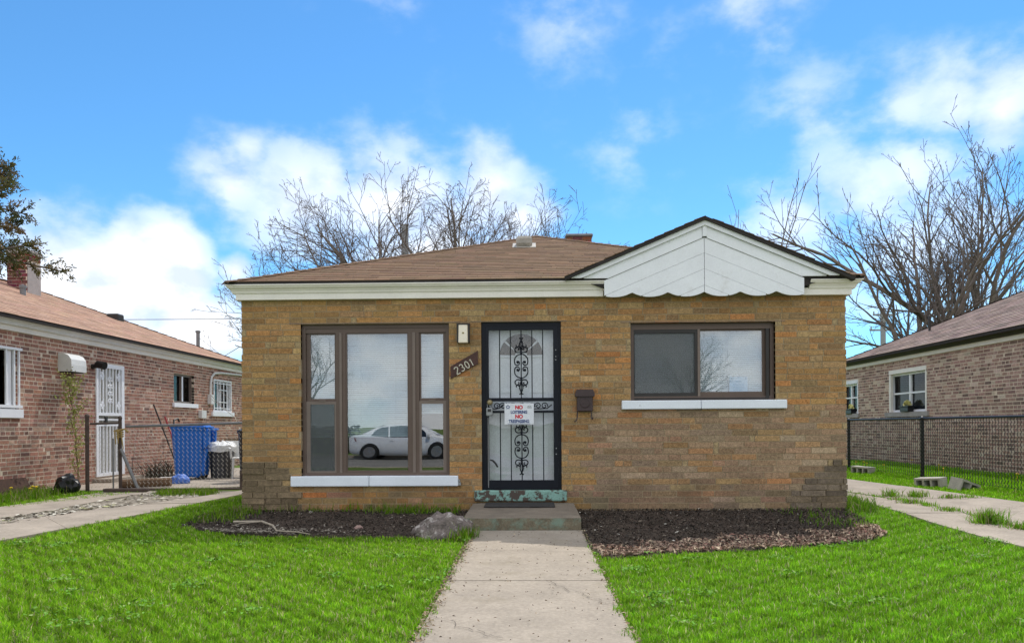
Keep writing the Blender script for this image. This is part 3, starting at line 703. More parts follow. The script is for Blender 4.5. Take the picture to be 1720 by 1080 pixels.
# right slider
a, b, c, d = O_RW
s = MB(); bars(s, (a + .001, b - .001, c + .001, d - .001), (a + .045, b - .045, c + .05, d - .075), .06, .12); w2 = s.build('window', M['frame'], H)
s = MB(); s.box(b - .1, b - .062, .045, .06, c + .03, d - .075); s.box(a + .05, b - .06, .048, .06, c + .012, c + .03); s.build('track', M['frame_dark'], w2)
s = MB(); bars(s, (a + .046, 2.035, c + .051, d - .076), (1.271, 2.003, 1.503, 2.233), .064, .086); s.build('screen_frame', M['frame_dark'], w2)
s = MB(); s.box(2.036, 2.066, .058, .1, c + .051, d - .076); s.build('meeting_stile', M['sash'], w2)
s = MB(); bars(s, (2.0665, b - .046, c + .051, d - .076), (2.075, 2.825, 1.515, 2.258), .09, .112); s.build('sliding_sash', M['frame'], w2)
p = MB(); p.box(2.07, 2.83, .098, .103, 1.51, 2.262); p.build('pane', M['glass'], w2)
p = MB(); p.box(1.262, 2.06, .108, .112, 1.5, 2.262); p.build('pane', M['glass'], w2)
p = MB(); p.box(1.268, 2.006, .074, .0745, 1.5, 2.236); p.build('insect_screen', M['screen'], w2)
blind(w2, a + .02, 2.43, 1.45, 2.30, .145); blind(w2, 2.436, b - .02, 1.45, 2.30, .145)
p = MB(); p.tube([(2.425, .13, 2.28), (2.427, .13, 1.62)], .006, 5); p.build('blind_wand', M['blind'], w2)
# sills, lintels
def sill(parent, x0, x1, z0, z1, joint, off=0):
    for u0, u1 in ((x0, joint - .003), (joint + .003, x1)):
        s = MB(); s.bbox(u0, u1, -.055, .058, z0, z1, .008); s.build('sill', M['sill'], parent)
sill(w1, -2.944, -.892, .387, .511, -1.98); sill(w2, 1.10, 3.078, 1.304, 1.409, 2.052)
s = MB(); s.box(-.905, -.86, -.03, -.001, .395, .43); s.box(-.905, -.87, -.03, -.001, .44, .465); s.build('sill_bracket', M['lock'], w1)
s = MB(); s.box(-2.97, -.86, -.006, .05, 2.376, 2.387); s.box(a - .12, b + .12, -.004, .05, 2.356, 2.366); s.box(-.72, .44, -.004, .05, 2.383, 2.391); s.build('lintel', M['steel'], H)

# ---------------------------------------------------------------- front door
def arc(cx, cz, r0, r1, a0, a1, n=16, y=0):
    out = []
    for i in range(n + 1):
        t = i / n; r = r0 + (r1 - r0) * t; a = R(a0 + (a1 - a0) * t); out.append((cx + r * math.cos(a), y, cz + r * math.sin(a)))
    return out
inner = MB(); inner.box(-.60, .367, .155, .2, .331, 2.378); dr = inner.build('front_door', M['door_white'], H)
s = MB()
for u0, u1, z0, z1 in ((-.45, -.19, 1.12, 1.55), (-.05, .21, 1.12, 1.55), (-.45, -.19, .5, 1.0), (-.05, .21, .5, 1.0)):
    bars(s, (u0, u1, z0, z1), (u0 + .03, u1 - .03, z0 + .03, z1 - .03), .146, .156)
s.build('panel_moulding', M['door_white'], dr)
FX, FZ, FR = -.118, 1.985, .265
for a0, a1 in ((2, 38), (44, 136), (142, 178)):
    n = 10; ps = [(FX + .075 * math.cos(R(a0 + (a1 - a0) * i / n)), FZ + .06 * math.sin(R(a0 + (a1 - a0) * i / n))) for i in range(n + 1)] + [(FX + FR * math.cos(R(a1 - (a1 - a0) * i / n)), FZ + FR * math.sin(R(a1 - (a1 - a0) * i / n))) for i in range(n + 1)]
    f = MB(); f.prism(ps, .149, .156); f.build('fan_light', M['fan_glass'], dr)
f = MB(); f.tube(arc(FX, FZ, FR + .012, FR + .012, 0, 180, 24, .15), .012, 6); f.box(FX - FR - .02, FX + FR + .02, .143, .156, FZ - .025, FZ - .003); f.build('fan_light_trim', M['door_white'], dr)
# steel security door
s = MB(); bars(s, (-.602, .369, .332, 2.379), (-.555, .335, .342, 2.335), .035, .12); jam = s.build('door_frame', M['black_metal'], H)
s = MB(); bars(s, (-.553, .333, .344, 2.333), (-.514, .276, .448, 2.283), .03, .065); s.box(-.514, .276, .03, .065, 1.413, 1.455); s.box(-.514, .276, .03, .065, 1.27, 1.3); sd = s.build('security_door', M['black_metal'], H)
for k in range(5):
    for z0, z1 in ((1.455, 2.283), (.448, 1.27)):
        u = (-.380 + k * .1318) if z0 > 1 else (-.376 + k * .1318); p = MB(); p.box(u - .0065, u + .0065, .034, .048, z0, z1); p.build('bar', M['black_metal'], sd)
def scroll_set(cz, y=.03):
    mb = MB(); cx = -.1165; r_ = .0075; S = 1 / 137.7
    def mir(pts):
        for sx in (1, -1): mb.tube([(cx + sx * p[0], y + p[1], cz + p[2]) for p in pts], r_, 5)
    big = .083
    for sz in (1, -1):
        # large C scroll from the centre out and in to a spiral
        pts = [(0.0, 0, sz * .143)] + [(x, 0, sz * z) for x, _, z in arc(.0, .066, .079, .083, 75, -20, 12)] + [(x, 0, sz * z) for x, _, z in arc(.045, .042, .036, .012, -30, -330, 16)]
        mir(pts)
        mb.lathe([(.001, -.01), (.016, -.004), (.016, .004), (.001, .01)], cx + .044, y, 8, 'y', cz + sz * .046); mb.lathe([(.001, -.01), (.016, -.004), (.016, .004), (.001, .01)], cx - .044, y, 8, 'y', cz + sz * .046)
        # collar
        mb.box(cx - .013, cx + .013, y - .012, y + .012, cz + sz * .165 - .022, cz + sz * .165 + .022)
        # small side scrolls
        mir([(.008, 0, sz * .17)] + [(x, 0, sz * z) for x, _, z in arc(.045, .205, .040, .012, -100, 230, 18)])
        mir([(.006, 0, sz * .19), (.012, 0, sz * .225), (.03, 0, sz * .245)] + [(x, 0, sz * z) for x, _, z in arc(.05, .25, .02, .008, 200, 420, 10)])
        # teardrop and finial
        mir([(0.002, 0, sz * .2), (.016, 0, sz * .235), (.021, 0, sz * .265), (.014, 0, sz * .295), (.0, 0, sz * .318)])
        mb.box(cx - .011, cx + .011, y - .011, y + .011, cz + sz * .318 - .014, cz + sz * .318 + .014)
        mir([(.0, 0, sz * .32), (.01, 0, sz * .338), (.026, 0, sz * .345)])
    o = mb.build('scroll_ornament', M['black_metal'], sd); return o
scroll_set(1.843); scroll_set(.862)
mb = MB()
for k, u in enumerate((-.42, -.345, -.225, -.11, .01, .085, .165)):
    sg = 1 if k % 2 else -1
    mb.tube(arc(u, 1.356, .042, .010, 200 if sg > 0 else -20, 200 - 480 if sg > 0 else 460, 26, .04), .0065, 5)
mb.tube([(-.514, .045, 1.345), (-.44, .042, 1.316), (-.38, .042, 1.335), (-.3, .042, 1.39), (-.2, .042, 1.32), (-.1, .042, 1.395), (0, .042, 1.32), (.1, .042, 1.32), (.2, .042, 1.325), (.255, .042, 1.37)], .0065, 5)
mb.build('scroll_band', M['black_metal'], sd)
p = MB(); p.box(-.513, .275, .052, .055, 1.456, 2.282); p.box(-.513, .275, .052, .055, .449, 1.269); p.box(-.513, .275, .052, .055, 1.301, 1.412); M['glass3'] = glass_mat('storm_glass', .0, (.97, .98, .99), .25, 1.3); p.build('storm_pane', M['glass3'], sd)
k = MB(); k.lathe([(.012, 0), (.014, -.03), (.03, -.038), (.034, -.055), (.024, -.07), (.004, -.074)], -.502, .03, 14, 'y', 1.40); k.lathe([(.034, 0), (.034, -.008), (.02, -.014)], -.502, .03, 14, 'y', 1.40); k.build('knob', M['brass'], sd)
k = MB(); k.tube([(-.505, .028, .70), (-.47, .02, .69), (-.435, .012, .655), (-.41, .012, .61)], [.008, .012, .013, .011], 6); k.build('door_closer_strap', M['black_plastic'], sd)
k = MB(); k.box(-.53, -.518, .018, .03, .36, 1.22); k.build('edge_guard', M['galv'], sd)
for z in (2.03, 1.95, 1.91, .83, .76):
    k = MB(); k.box(.30, .312, .026, .03, z, z + .012); k.build('screw_cap', M['lock'], sd)
t = MB(); t.bbox(-.695, .429, -.06, .11, .20, .3305, .012); t.build('threshold', M['teal'], H)

# ---------------------------------------------------------------- fixtures beside the door
lb = thing('lockbox', 'grey key lockbox hanging from the black security door knob', 'lockbox', (-.505, .0, 1.25))
k = MB(); k.bbox(-.545, -.468, -.035, .012, 1.235, 1.335, .012); k.build('case', M['lock'], lb)
k = MB(); k.box(-.527, -.486, -.038, -.0355, 1.285, 1.32); k.build('keypad', M['frame_dark'], lb)
k = MB(); k.tube([(-.53, -.012, 1.33), (-.53, -.012, 1.385), (-.515, -.012, 1.41), (-.49, -.012, 1.41), (-.478, -.012, 1.385), (-.478, -.012, 1.33)], .006, 6); k.build('shackle', M['galv'], lb)
lamp = thing('wall_lamp', 'small black framed wall lamp with frosted glass between window and door', 'lamp', (-.815, 0, 2.13))
k = MB(); k.box(-.89, -.74, -.012, -.003, 2.125, 2.355); k.box(-.895, -.735, -.10, -.012, 2.340, 2.356); k.box(-.757, -.738, -.098, -.012, 2.13, 2.34); k.box(-.892, -.876, -.098, -.012, 2.13, 2.34); k.build('back_plate', M['frame_dark'], lamp)
k = MB(); k.hexa([(-.873, -.09, 2.128), (-.762, -.09, 2.128), (-.762, -.014, 2.128), (-.873, -.014, 2.128), (-.868, -.094, 2.336), (-.765, -.094, 2.336), (-.765, -.014, 2.336), (-.868, -.014, 2.336)]); k.build('shade', M['lampglass'], lamp)
k = MB(); k.lathe([(.012, 0), (.012, -.008), (.002, -.012)], -.815, -.089, 10, 'y', 2.24); k.build('finial', M['brass'], lamp)
nb = thing('house_number_board', 'slanted brown wooden board with cream house number 2301 by the door', 'house number', (-.81, 0, 1.85))
k = MB(); k.prism([(-.978, 1.69), (-.978, 1.84), (-.643, 2.03), (-.643, 1.87)], -.022, -.003); k.build('board', M['board'], nb)
def stroke(name, pts, u, z, parent):
    ang = R(29); ca, sa = math.cos(ang), math.sin(ang); mb = MB()
    P = [(u + (x * ca - (y_ - 0) * sa), -.026, z + (x * sa + y_ * ca)) for x, y_ in pts]
    mb.tube(P, .0068, 6); mb.build(name, M['digit'], parent)
def cpts(cx, cy, rx, ry, a0, a1, n=14): return [(cx + rx * math.cos(R(a0 + (a1 - a0) * i / n)), cy + ry * math.sin(R(a0 + (a1 - a0) * i / n))) for i in range(n + 1)]
stroke('digit', cpts(0, .026, .022, .02, 165, -30, 10) + [(-.016, -.032), (-.022, -.042), (.026, -.044)], -.898, 1.787, nb)
stroke('digit', cpts(0, .022, .02, .021, 150, -80, 10) + cpts(.001, -.02, .023, .023, 80, -150, 12), -.84, 1.822, nb)
stroke('digit', cpts(0, 0, .021, .043, 90, 450, 20), -.776, 1.858, nb)
stroke('digit', [(-.012, .03), (.004, .043), (.002, -.042)], -.722, 1.887, nb)
mbx = thing('mailbox', 'small brown metal wall mailbox with newspaper hooks right of the door', 'mailbox', (.65, 0, 1.29))
k = MB(); k.bbox(.555, .745, -.085, -.003, 1.283, 1.49, .008); k.build('body', M['mail'], mbx)
k = MB(); k.prism([(.536, 1.462), (.765, 1.462), (.768, 1.495), (.748, 1.545), (.553, 1.545), (.533, 1.495)], -.112, -.003); k.build('lid', M['mail'], mbx)
k = MB(); k.lathe([(.062, 0), (.062, -.005), (.054, -.008), (.054, -.003)], .652, -.085, 24, 'y', 1.385); k.box(.618, .686, -.091, -.085, 1.368, 1.376); k.prism([(.632, 1.378), (.672, 1.378), (.662, 1.398), (.645, 1.398)], -.091, -.085); k.build('emblem', M['mail'], mbx)
for sx, pts in ((-1, [(.563, -.05, 1.285), (.56, -.05, 1.22), (.553, -.055, 1.185), (.535, -.06, 1.16), (.522, -.06, 1.165)]), (1, [(.728, -.05, 1.285), (.727, -.05, 1.225), (.732, -.06, 1.195), (.742, -.065, 1.185), (.748, -.065, 1.2), (.742, -.065, 1.21)])):
    k = MB(); k.tube(pts, .008, 6); k.build('hook', M['mail'], mbx)

# sign with its lettering
sg = thing('warning_sign', 'white no loitering no trespassing sign on the black security door', 'sign', (-.145, 0, 1.12))
k = MB(); k.bbox(-.325, .036, .014, .022, 1.127, 1.388, .004); k.build('sign_board', M['sign'], sg)
def text(body, cx, z, size, m, parent, y, sx=1, bold=.0):
    cu = bpy.data.curves.new('letters', 'FONT'); cu.body = body; cu.size = size; cu.align_x = 'CENTER'; cu.extrude = .0006; cu.offset = bold
    tmp = bpy.data.objects.new('letters', cu); COL.objects.link(tmp); dg = bpy.context.evaluated_depsgraph_get()
    me = bpy.data.meshes.new_from_object(tmp.evaluated_get(dg)); bpy.data.objects.remove(tmp)
    me.materials.clear(); me.materials.append(m)
    b = BASE[parent.name] if parent is not None else Vector((0, 0, 0)); me.transform(Matrix.Translation(Vector((cx, y, z)) - b) @ Matrix.Rotation(R(90), 4, 'X') @ Matrix.Diagonal((sx, 1, 1, 1)))
    o = bpy.data.objects.new('lettering', me); link(o, parent); return o
text('NO', -.147, 1.318, .062, M['red'], sg, .0128, .95, .0035); text('LOITERING', -.147, 1.264, .050, M['navy'], sg, .0128, .8, .0022)
text('NO', -.147, 1.206, .062, M['red'], sg, .0128, .95, .0035); text('TRESPASSING', -.147, 1.152, .052, M['navy'], sg, .0128, .8, .0022)
k = MB()
for i in range(38): k.box(-.285 + i * .0073, -.285 + i * .0073 + .0048, .0125, .0135, 1.1355, 1.1415 + .002 * (i % 3 == 0))
k.build('small_print', M['navy'], sg)
star = []
for i in range(10): a = R(90 + 36 * i); r_ = .030 if i % 2 == 0 else .017; star.append((-.281 + r_ * math.cos(a), 1.342 + r_ * math.sin(a)))
k = MB(); k.prism(star, .0118, .0135); k.build('star_badge', M['navy'], sg)
k = MB(); k.lathe([(.012, -.0004), (.012, .001), (.002, .001)], -.281, .0112, 16, 'y', 1.342); k.build('badge_centre', M['sign'], sg)
k = MB(); k.tube(arc(-.018, 1.332, .026, .026, 25, 155, 10, .0125), .0035, 5)
for i in range(5): k.box(-.042 + i * .0105, -.036 + i * .0105, .012, .0135, 1.328, 1.338 + .004 * (2 - abs(i - 2)))
k.build('emblem', M['lock'], sg)
# notice behind the right pane
nt_ = thing('paper_notice', 'pale blue paper notice leaning inside the right window pane', 'notice', (2.55, .12, 1.51))
k = MB(); k.box(2.435, 2.655, .118, .120, 1.512, 1.70); k.build('sheet', M['paper'], nt_)
k = MB(); k.box(2.45, 2.47, .1165, .1178, 1.665, 1.69); k.box(2.62, 2.645, .1165, .1178, 1.662, 1.69); k.box(2.53, 2.555, .1165, .1178, 1.68, 1.705); k.box(2.51, 2.58, .1165, .1178, 1.63, 1.648)
for i in range(5): k.box(2.475, 2.615, .1165, .1178, 1.536 + i * .018, 1.541 + i * .018)
k.build('printed_lines', M['paper_blue'], nt_)

# ---------------------------------------------------------------- front stoop
st = thing('front_step', 'low stained concrete stoop with flaking teal paint below the front door', 'step', (-.1, -.7, 0))
rr = random.Random(4); k = MB(); nx, ny = 14, 12; x0, x1, y0, y1, zt = -.712, .512, -1.345, -.004, .162
def wob(x, y, z): return mnoise.noise(Vector((x * 5, y * 5, z * 5))) * .008
k.smooth = False
top = k.pts([(x0 + (x1 - x0) * i / nx, y0 + (y1 - y0) * j / ny, zt + .015 * j / ny + wob(i * .1, j * .1, 0) * .5 - (.008 if i in (0, nx) or j == 0 else 0)) for j in range(ny + 1) for i in range(nx + 1)])
for j in range(ny):
    for i in range(nx): k.face((top + j * (nx + 1) + i, top + j * (nx + 1) + i + 1, top + (j + 1) * (nx + 1) + i + 1, top + (j + 1) * (nx + 1) + i))
k.build('tread', M['step'], st)
k = MB(); nz = 5
def sidegrid(fn, n):
    b = k.pts([fn(i / n, j / nz) for j in range(nz + 1) for i in range(n + 1)])
    for j in range(nz):
        for i in range(n): k.face((b + j * (n + 1) + i, b + j * (n + 1) + i + 1, b + (j + 1) * (n + 1) + i + 1, b + (j + 1) * (n + 1) + i))
zt_ = lambda t: -.03 + (zt - .008 + .03) * t
sidegrid(lambda s, t: (x0 + (x1 - x0) * s, y0 - (.012 * math.sin(math.pi * min(1, t * 1.1)) if t < 1 else 0) + wob(s * 1.2, 0, t * .2), zt_(t) + (wob(s * 1.4, 0, 0) * .5 if t == 1 else 0)), 14)
sidegrid(lambda s, t: (x0 - .006 * math.sin(math.pi * t), y0 + (y1 - y0) * s, zt_(t) + .015 * s * (t == 1)), 8); sidegrid(lambda s, t: (x1 + .006 * math.sin(math.pi * t), y0 + (y1 - y0) * s, zt_(t) + .015 * s * (t == 1)), 8)
k.build('riser', M['step_side'], st)
dm = MB(); dm.bbox(-.55, .27, -.52, -.06, .177, .189, .004); o = dm.build('doormat', M['mat']); tag(o, 'thin dark rubber doormat lying on the front stoop', 'doormat')
# boulder by the step
def boulder(name, cx, cy, sx, sy, sz, seed, m, **kw):
    import bmesh
    bm = bmesh.new(); bmesh.ops.create_icosphere(bm, subdivisions=4, radius=1); off = Vector((seed * 3.1, seed, 0))
    for v in bm.verts:
        n = v.co.normalized(); d = 1 + .28 * mnoise.noise(n * 1.3 + off) + .16 * mnoise.noise(n * 3.5 + off) + .09 * mnoise.noise(n * 8 + off) + .04 * mnoise.noise(n * 18 + off)
        x, y, z = n * d
        z = z * (1.0 - .35 * ss(-.2, 1, -x)) if x < 0 else z
        v.co = (x * sx, y * sy, max(z, -.35) * sz)
    for f in bm.faces: f.smooth = True
    me = bpy.data.meshes.new(name); bm.to_mesh(me); bm.free(); me.materials.append(m); o = bpy.data.objects.new(name, me); link(o, None, (cx, cy, gz(cx, cy))); return tag(o, **kw)
boulder('boulder', -.89, -1.57, .31, .21, .225, 3, M['rock'], label='grey and white boulder beside the front stoop', cat='boulder')
boulder('garden_stone', -1.84, -1.23, .055, .05, .045, 8, mat('pinkish_stone', (.3, .2, .17), .9), label='small pinkish stone lying in the left planting bed', cat='stone')
br = MB(); br.tube([(-3.28, -.95, .075), (-2.95, -1.0, .085), (-2.75, -1.22, .07), (-2.62, -1.48, .05), (-2.36, -1.58, .05), (-2.2, -1.72, .05)], [.014, .013, .011, .009, .006, .003], 6); br.tube([(-2.95, -1.0, .085), (-3.1, -1.2, .09), (-3.16, -1.3, .08)], [.008, .005, .002], 5); o = br.build('fallen_branch', mat('dry_branch', (.4, .34, .26), .9)); tag(o, 'pale fallen branch lying across the left planting bed', 'branch')

# ================================================================== neighbours
NPAL = [((.36, .185, .135), 4), ((.31, .155, .115), 3), ((.42, .235, .18), 2), ((.22, .125, .10), 1.8), ((.46, .31, .24), .8)]
NPAL2 = [((.36, .23, .19), 4), ((.30, .19, .16), 3), ((.44, .30, .25), 2.4), ((.21, .14, .12), 1.6), ((.52, .41, .33), 1.6)]
def hip_roof(house, x0, x1, y0, y1, z, pitch, m, under):
    half = (x1 - x0) / 2; xc = (x0 + x1) / 2; zr = z + pitch * half; r = MB()
    A, B, Cc, D = (x0, y0, z), (x1, y0, z), (x1, y1, z), (x0, y1, z); P, Q = (xc, y0 + half, zr), (xc, y1 - half, zr)
    r.poly([A, B, P]); r.poly([B, Cc, Q, P]); r.poly([Cc, D, Q]); r.poly([D, A, P, Q]); o = r.build('roof', m, house)
    e = MB(); e.box(x0, x1, y0, y0 + .04, z - .05, z - .003); e.box(x0, x1, y1 - .04, y1, z - .05, z - .003); e.box(x0, x0 + .04, y0 + .041, y1 - .041, z - .05, z - .003); e.box(x1 - .04, x1, y0 + .041, y1 - .041, z - .05, z - .003); e.build('roof_edge', under, o)
    cp = MB(); rr_ = random.Random(3)
    for a, b in ((B, P), (Cc, Q), (A, P), (D, Q), (P, Q)):
        Av, Bv = Vector(a), Vector(b); n = int((Bv - Av).length / .25); d = (Bv - Av).normalized(); s = Vector((d.y, -d.x, 0)).normalized() * .12
        for k in range(n):
            p, q = Av + (Bv - Av) * k / n, Av + (Bv - Av) * (k + 1) / n; lo = Vector((0, 0, -.02)); u1 = Vector((0, 0, .03)); u2 = Vector((0, 0, .018))
            cp.poly([p - s + lo + u1, p + u1, q + u2, q - s + lo + u2]); cp.poly([p + u1, p + s + lo + u1, q + s + lo + u2, q + u2])
    cp.build('ridge_cap', m, o)
    return o
# ---------------------------------------------------------------- left house
NL = thing('brick_house', 'reddish brick bungalow with pinkish roof and white barred side door left of the driveway', 'house', (-12, 6, .08))
LW1 = (1.45, 2.555, 1.43, 2.40); LS1 = (1.35, 2.66, 1.29, 1.43)
LDR = (4.70, 5.66, .20, 2.36); LW2 = (7.76, 8.78, 1.70, 2.38); LS2 = (7.68, 8.90, 1.60, 1.70); LW3 = (9.84, 10.98, 1.53, 2.38); LS3 = (9.74, 11.10, 1.42, 1.53)
LOP = [LW1, LS1, LDR, LW2, LS2, LW3, LS3]
cam_v = Vector((0, CAM_Y, CAM_Z))
brick_wall(NL, T_LEFT, .0, 12.0, 2.655, -.02, 2.655, .0686, .213, .0165, LOP, NPAL, M['nb_brick_piece'], M['nb_brick'], 11, .1, lambda u, z: (1 / ((u + 9) ** 2 + 67) ** 1.5 if 1.9 < u < 11.5 else 0), header=6)
backing(NL, T_LEFT, .0, 12.0, -.1, 2.74, .0028, .14, LOP, M['nb_mortar'])
mb = MB(); mb.box(-15.6, -8.3, -.1, .0, -.1, 2.74); mb.box(-15.6, -15.5, 0, 12, -.1, 2.74); mb.box(-15.5, -8.3, 11.9, 12.0, -.1, 2.74); mb.build('side_wall', M['nb_side'], NL)
mb = MB(); mb.box(-15.5, -8.345, .01, 11.9, 2.62, 2.68); mb.box(-12, -11.9, .01, 11.9, .0, 2.62); mb.build('room_partition', M['room'], NL)
mb = MB(); mb.box(XL, XL + .03, -.03, 12.03, 2.66, 2.755); mb.build('frieze_board', M['cream'], NL)
gutter([(XL, -.02), (XL, 12.03)], 2.748, M['white'], NL)
M['roof_pink'] = mat('pinkish_shingle_sheet', (.42, .25, .19), .95, .14, 2.2, 40, .2, bump=.5, bscale=30, spec=.15)
lroof = hip_roof(NL, -15.85, -7.99, -.25, 12.22, 2.875, .405, M['roof_pink'], M['roof_under'])
LPAL = [((.40, .255, .185), 5), ((.385, .243, .176), 4), ((.42, .27, .197), 2), ((.355, .225, .163), .7)]
hl = math.hypot(3.93, 3.93 * .405)
shingles(NL, (-7.985, -.25, 2.88), (0, 1, 0), (-1, 0, .405), lambda s: (3.93 * s / hl + 1, 12.47 - 3.93 * s / hl), .14, .31, int(hl / .14), LPAL, 0, M['shingle_piece'], M['shingle'], 21, th=.006, gap=.002)
chimney(NL, -11.36, -10.92, 6.75, 7.2, 3.75, 4.92, M['stucco'], (.17, .05, .05), par=True)
for px, py, zz, hh, rr_ in ((-10.42, 5.9, 3.78, .22, .055),):
    k = MB(); k.lathe([(rr_, zz), (rr_, zz + hh), (rr_ * 1.25, zz + hh), (rr_ * 1.25, zz + hh + .06), (.01, zz + hh + .08)], px, py, 12); k.build('flue_pipe', M['galv'], NL)
k = MB(); k.bbox(-10.5, -10.2, 9.0, 9.3, 3.74, 3.96, .03); k.build('roof_vent', M['frame_dark'], NL)
k = MB(); k.lathe([(.05, 3.3), (.05, 3.75), (.07, 3.75), (.07, 3.8), (.01, 3.82)], -9.2, 11.2, 10); k.build('flue_pipe', M['galv'], NL)
def nb_window(house, tf, op, frame_m, glass_m, split='v', back=.05, w=.05, inner=True, meet=None):
    a, b, c, d = op; s = MB(tf); bars(s, (a + .002, b - .002, c + .002, d - .002), (a + w, b - w, c + w, d - w), back, back + .07); win = s.build('window', frame_m, house)
    s = MB(tf)
    if split == 'v': s.box((a + b) / 2 - .03, (a + b) / 2 + .03, back + .005, back + .05, c + w, d - w)
    if meet: 
        for u0, u1 in ((a + w, (a + b) / 2 - .031), ((a + b) / 2 + .031, b - w)): s.box(u0, u1, back + .01, back + .05, meet - .02, meet + .02)
    s.build('sash_bar', frame_m, win)
    s = MB(tf); s.box(a + w - .01, b - w + .01, back + .052, back + .056, c + w - .01, d - w + .01); s.build('pane', glass_m, win)
    return win
win = nb_window(NL, T_LEFT, LW1, M['white'], M['glass2'], back=.02)
s = MB(T_LEFT); s.box(1.36, 2.64, -.05, .018, 2.36, 2.40); s.box(1.36, 2.64, -.05, .018, 1.445, 1.49)
for u in (1.40, 1.62, 1.84, 2.06, 2.28, 2.46, 2.57): s.box(u, u + .025, -.04, -.015, 1.49, 2.36)
s.build('guard_bars', M['white'], win)
s = MB(T_LEFT); s.box(2.50, 2.553, .018, .02, 1.5, 2.36); s.box(2.34, 2.44, -.005, .018, 1.45, 2.38); s.build('window_casing', M['white'], win)
def nsill(win, tf, op, m=None): s = MB(tf); s.box(op[0], op[1], -.05, .06, op[2], op[3] - .003); s.build('sill', m or M['white'], win)
nsill(win, T_LEFT, LS1)
win = nb_window(NL, T_LEFT, LW2, M['sash'], M['glass2'], back=.06, w=.045); nsill(win, T_LEFT, LS2)
s = MB(T_LEFT); s.box(8.25, 8.31, .05, .06, 1.75, 2.33); s.build('white_stile', M['white'], win)
win = nb_window(NL, T_LEFT, LW3, M['white'], M['glass2'], back=.04, w=.06); nsill(win, T_LEFT, LS3)
s = MB(T_LEFT)
for i in range(6): u = 9.9 + i * .2; s.box(u, u + .02, -.01, .01, 1.55, 2.36)
for zz in (1.62, 2.27): s.box(9.88, 10.96, -.012, .012, zz, zz + .02)
bars(s, (9.85, 10.97, 1.535, 2.375), (9.885, 10.935, 1.565, 2.345), -.025, -.012); bars(s, (10.15, 10.70, 1.78, 2.12), (10.175, 10.675, 1.80, 2.10), -.02, -.01); s.build('guard_bars', M['white'], win)
# the white barred side door
s = MB(T_LEFT); bars(s, (4.702, 5.658, .202, 2.358), (4.77, 5.57, .26, 2.28), -.02, .06); ld = s.build('security_door', M['white'], NL)
s = MB(T_LEFT); s.box(4.77, 5.57, -.015, .02, 1.36, 1.42); s.box(4.77, 5.57, -.015, .02, 1.16, 1.21); s.box(4.77, 5.57, -.01, .01, 1.27, 1.30); s.build('mid_rail', M['white'], ld)
for i in range(7):
    u = 4.84 + i * .11; s = MB(T_LEFT); s.box(u - .011, u + .011, -.012, .012, .26, 1.16); s.box(u - .011, u + .011, -.012, .012, 1.42, 2.28); s.build('bar', M['white'], ld)
s = MB(T_LEFT)
for u in (4.92, 5.48):
    for zz in (1.56, 2.12): 
        for du, dz in ((.035, 0), (-.035, 0), (0, .05), (0, -.05)): s.lathe([(.03, -.008), (.03, .008)], u + du, 0, 8, 'y', zz + dz)
for cz in (1.64, 1.78, 1.92, 2.06):
    for sx in (1, -1): s.tube([(5.17 + sx * (q[0] - 5.17), q[1], q[2]) for q in arc(5.21, cz, .05, .012, 160, -260, 14, -.014)], .009, 5)
s.build('scroll_ornament', M['white'], ld)
s = MB(T_LEFT); s.box(4.71, 5.65, .07, .1, .21, 2.35); s.build('inner_door', mat('grey_cream_door', (.42, .40, .35), .6), ld)
s = MB(T_LEFT); s.box(4.98, 5.05, -.03, 0, 1.2, 1.34); s.build('lock_plate', M['frame_dark'], ld)
s = MB(T_LEFT); s.box(4.6, 5.75, -.35, -.002, .0, .17); s.build('door_step', M['conc2'], NL)
# vent hood, lamp, conduit, access panel on that wall
vh = thing('vent_hood', 'white curved vent hood on the reddish brick wall above the sapling', 'vent hood', (XL, 3.8, 2.1))
prof = [(0, 2.43), (.10, 2.425), (.18, 2.39), (.23, 2.32), (.24, 2.22), (.24, 2.11), (0, 2.11)]
k = MB(); n = k.pts([(XL + .002 + o, 3.60, z) for o, z in prof] + [(XL + .002 + o, 4.03, z) for o, z in prof]); q = len(prof)
k.face([n + i for i in range(q)]); k.face([n + q + i for i in reversed(range(q))])
for i in range(q): j = (i + 1) % q; k.face((n + i, n + q + i, n + q + j, n + j))
k.build('cover', M['white_plastic'], vh)
k = MB(); k.box(XL + .002, XL + .20, 3.63, 4.0, 2.095, 2.109); k.build('grille', M['frame_dark'], vh)
wl = thing('wall_lamp', 'black floodlight fixture on the brick wall beside the white barred door', 'lamp', (XL, 4.6, 2.25))
k = MB(); k.lathe([(.05, .002), (.05, .03), (.02, .05)], XL, 4.6, 12, 'x', 2.27); k.build('mount', M['frame_dark'], wl)
k = MB(); k.tube([(XL + .06, 4.6, 2.28), (XL + .13, 4.57, 2.31), (XL + .27, 4.55, 2.28)], [.045, .07, .075], 10); k.build('head', M['black_plastic'], wl)
cd = MB(); cd.tube([(XL + .03, 11.9, 2.60), (XL + .04, 10.3, 2.56), (XL + .04, 9.85, 2.52), (XL + .04, 9.68, 2.42), (XL + .04, 9.62, 2.25), (XL + .04, 9.6, 1.95)], .03, 8); cd.box(XL + .002, XL + .1, 9.52, 9.70, 1.72, 1.96); o = cd.build('electric_conduit', M['white_plastic']); tag(o, 'grey white conduit pipe bending down the brick wall by the barred window', 'conduit')
ob = MB(); ob.box(XL + .002, XL + .09, 9.0, 9.26, 1.36, 1.55); o = ob.build('outlet_cover', M['white_plastic']); tag(o, 'small white outlet cover on the brick wall behind the blue cart', 'outlet cover')
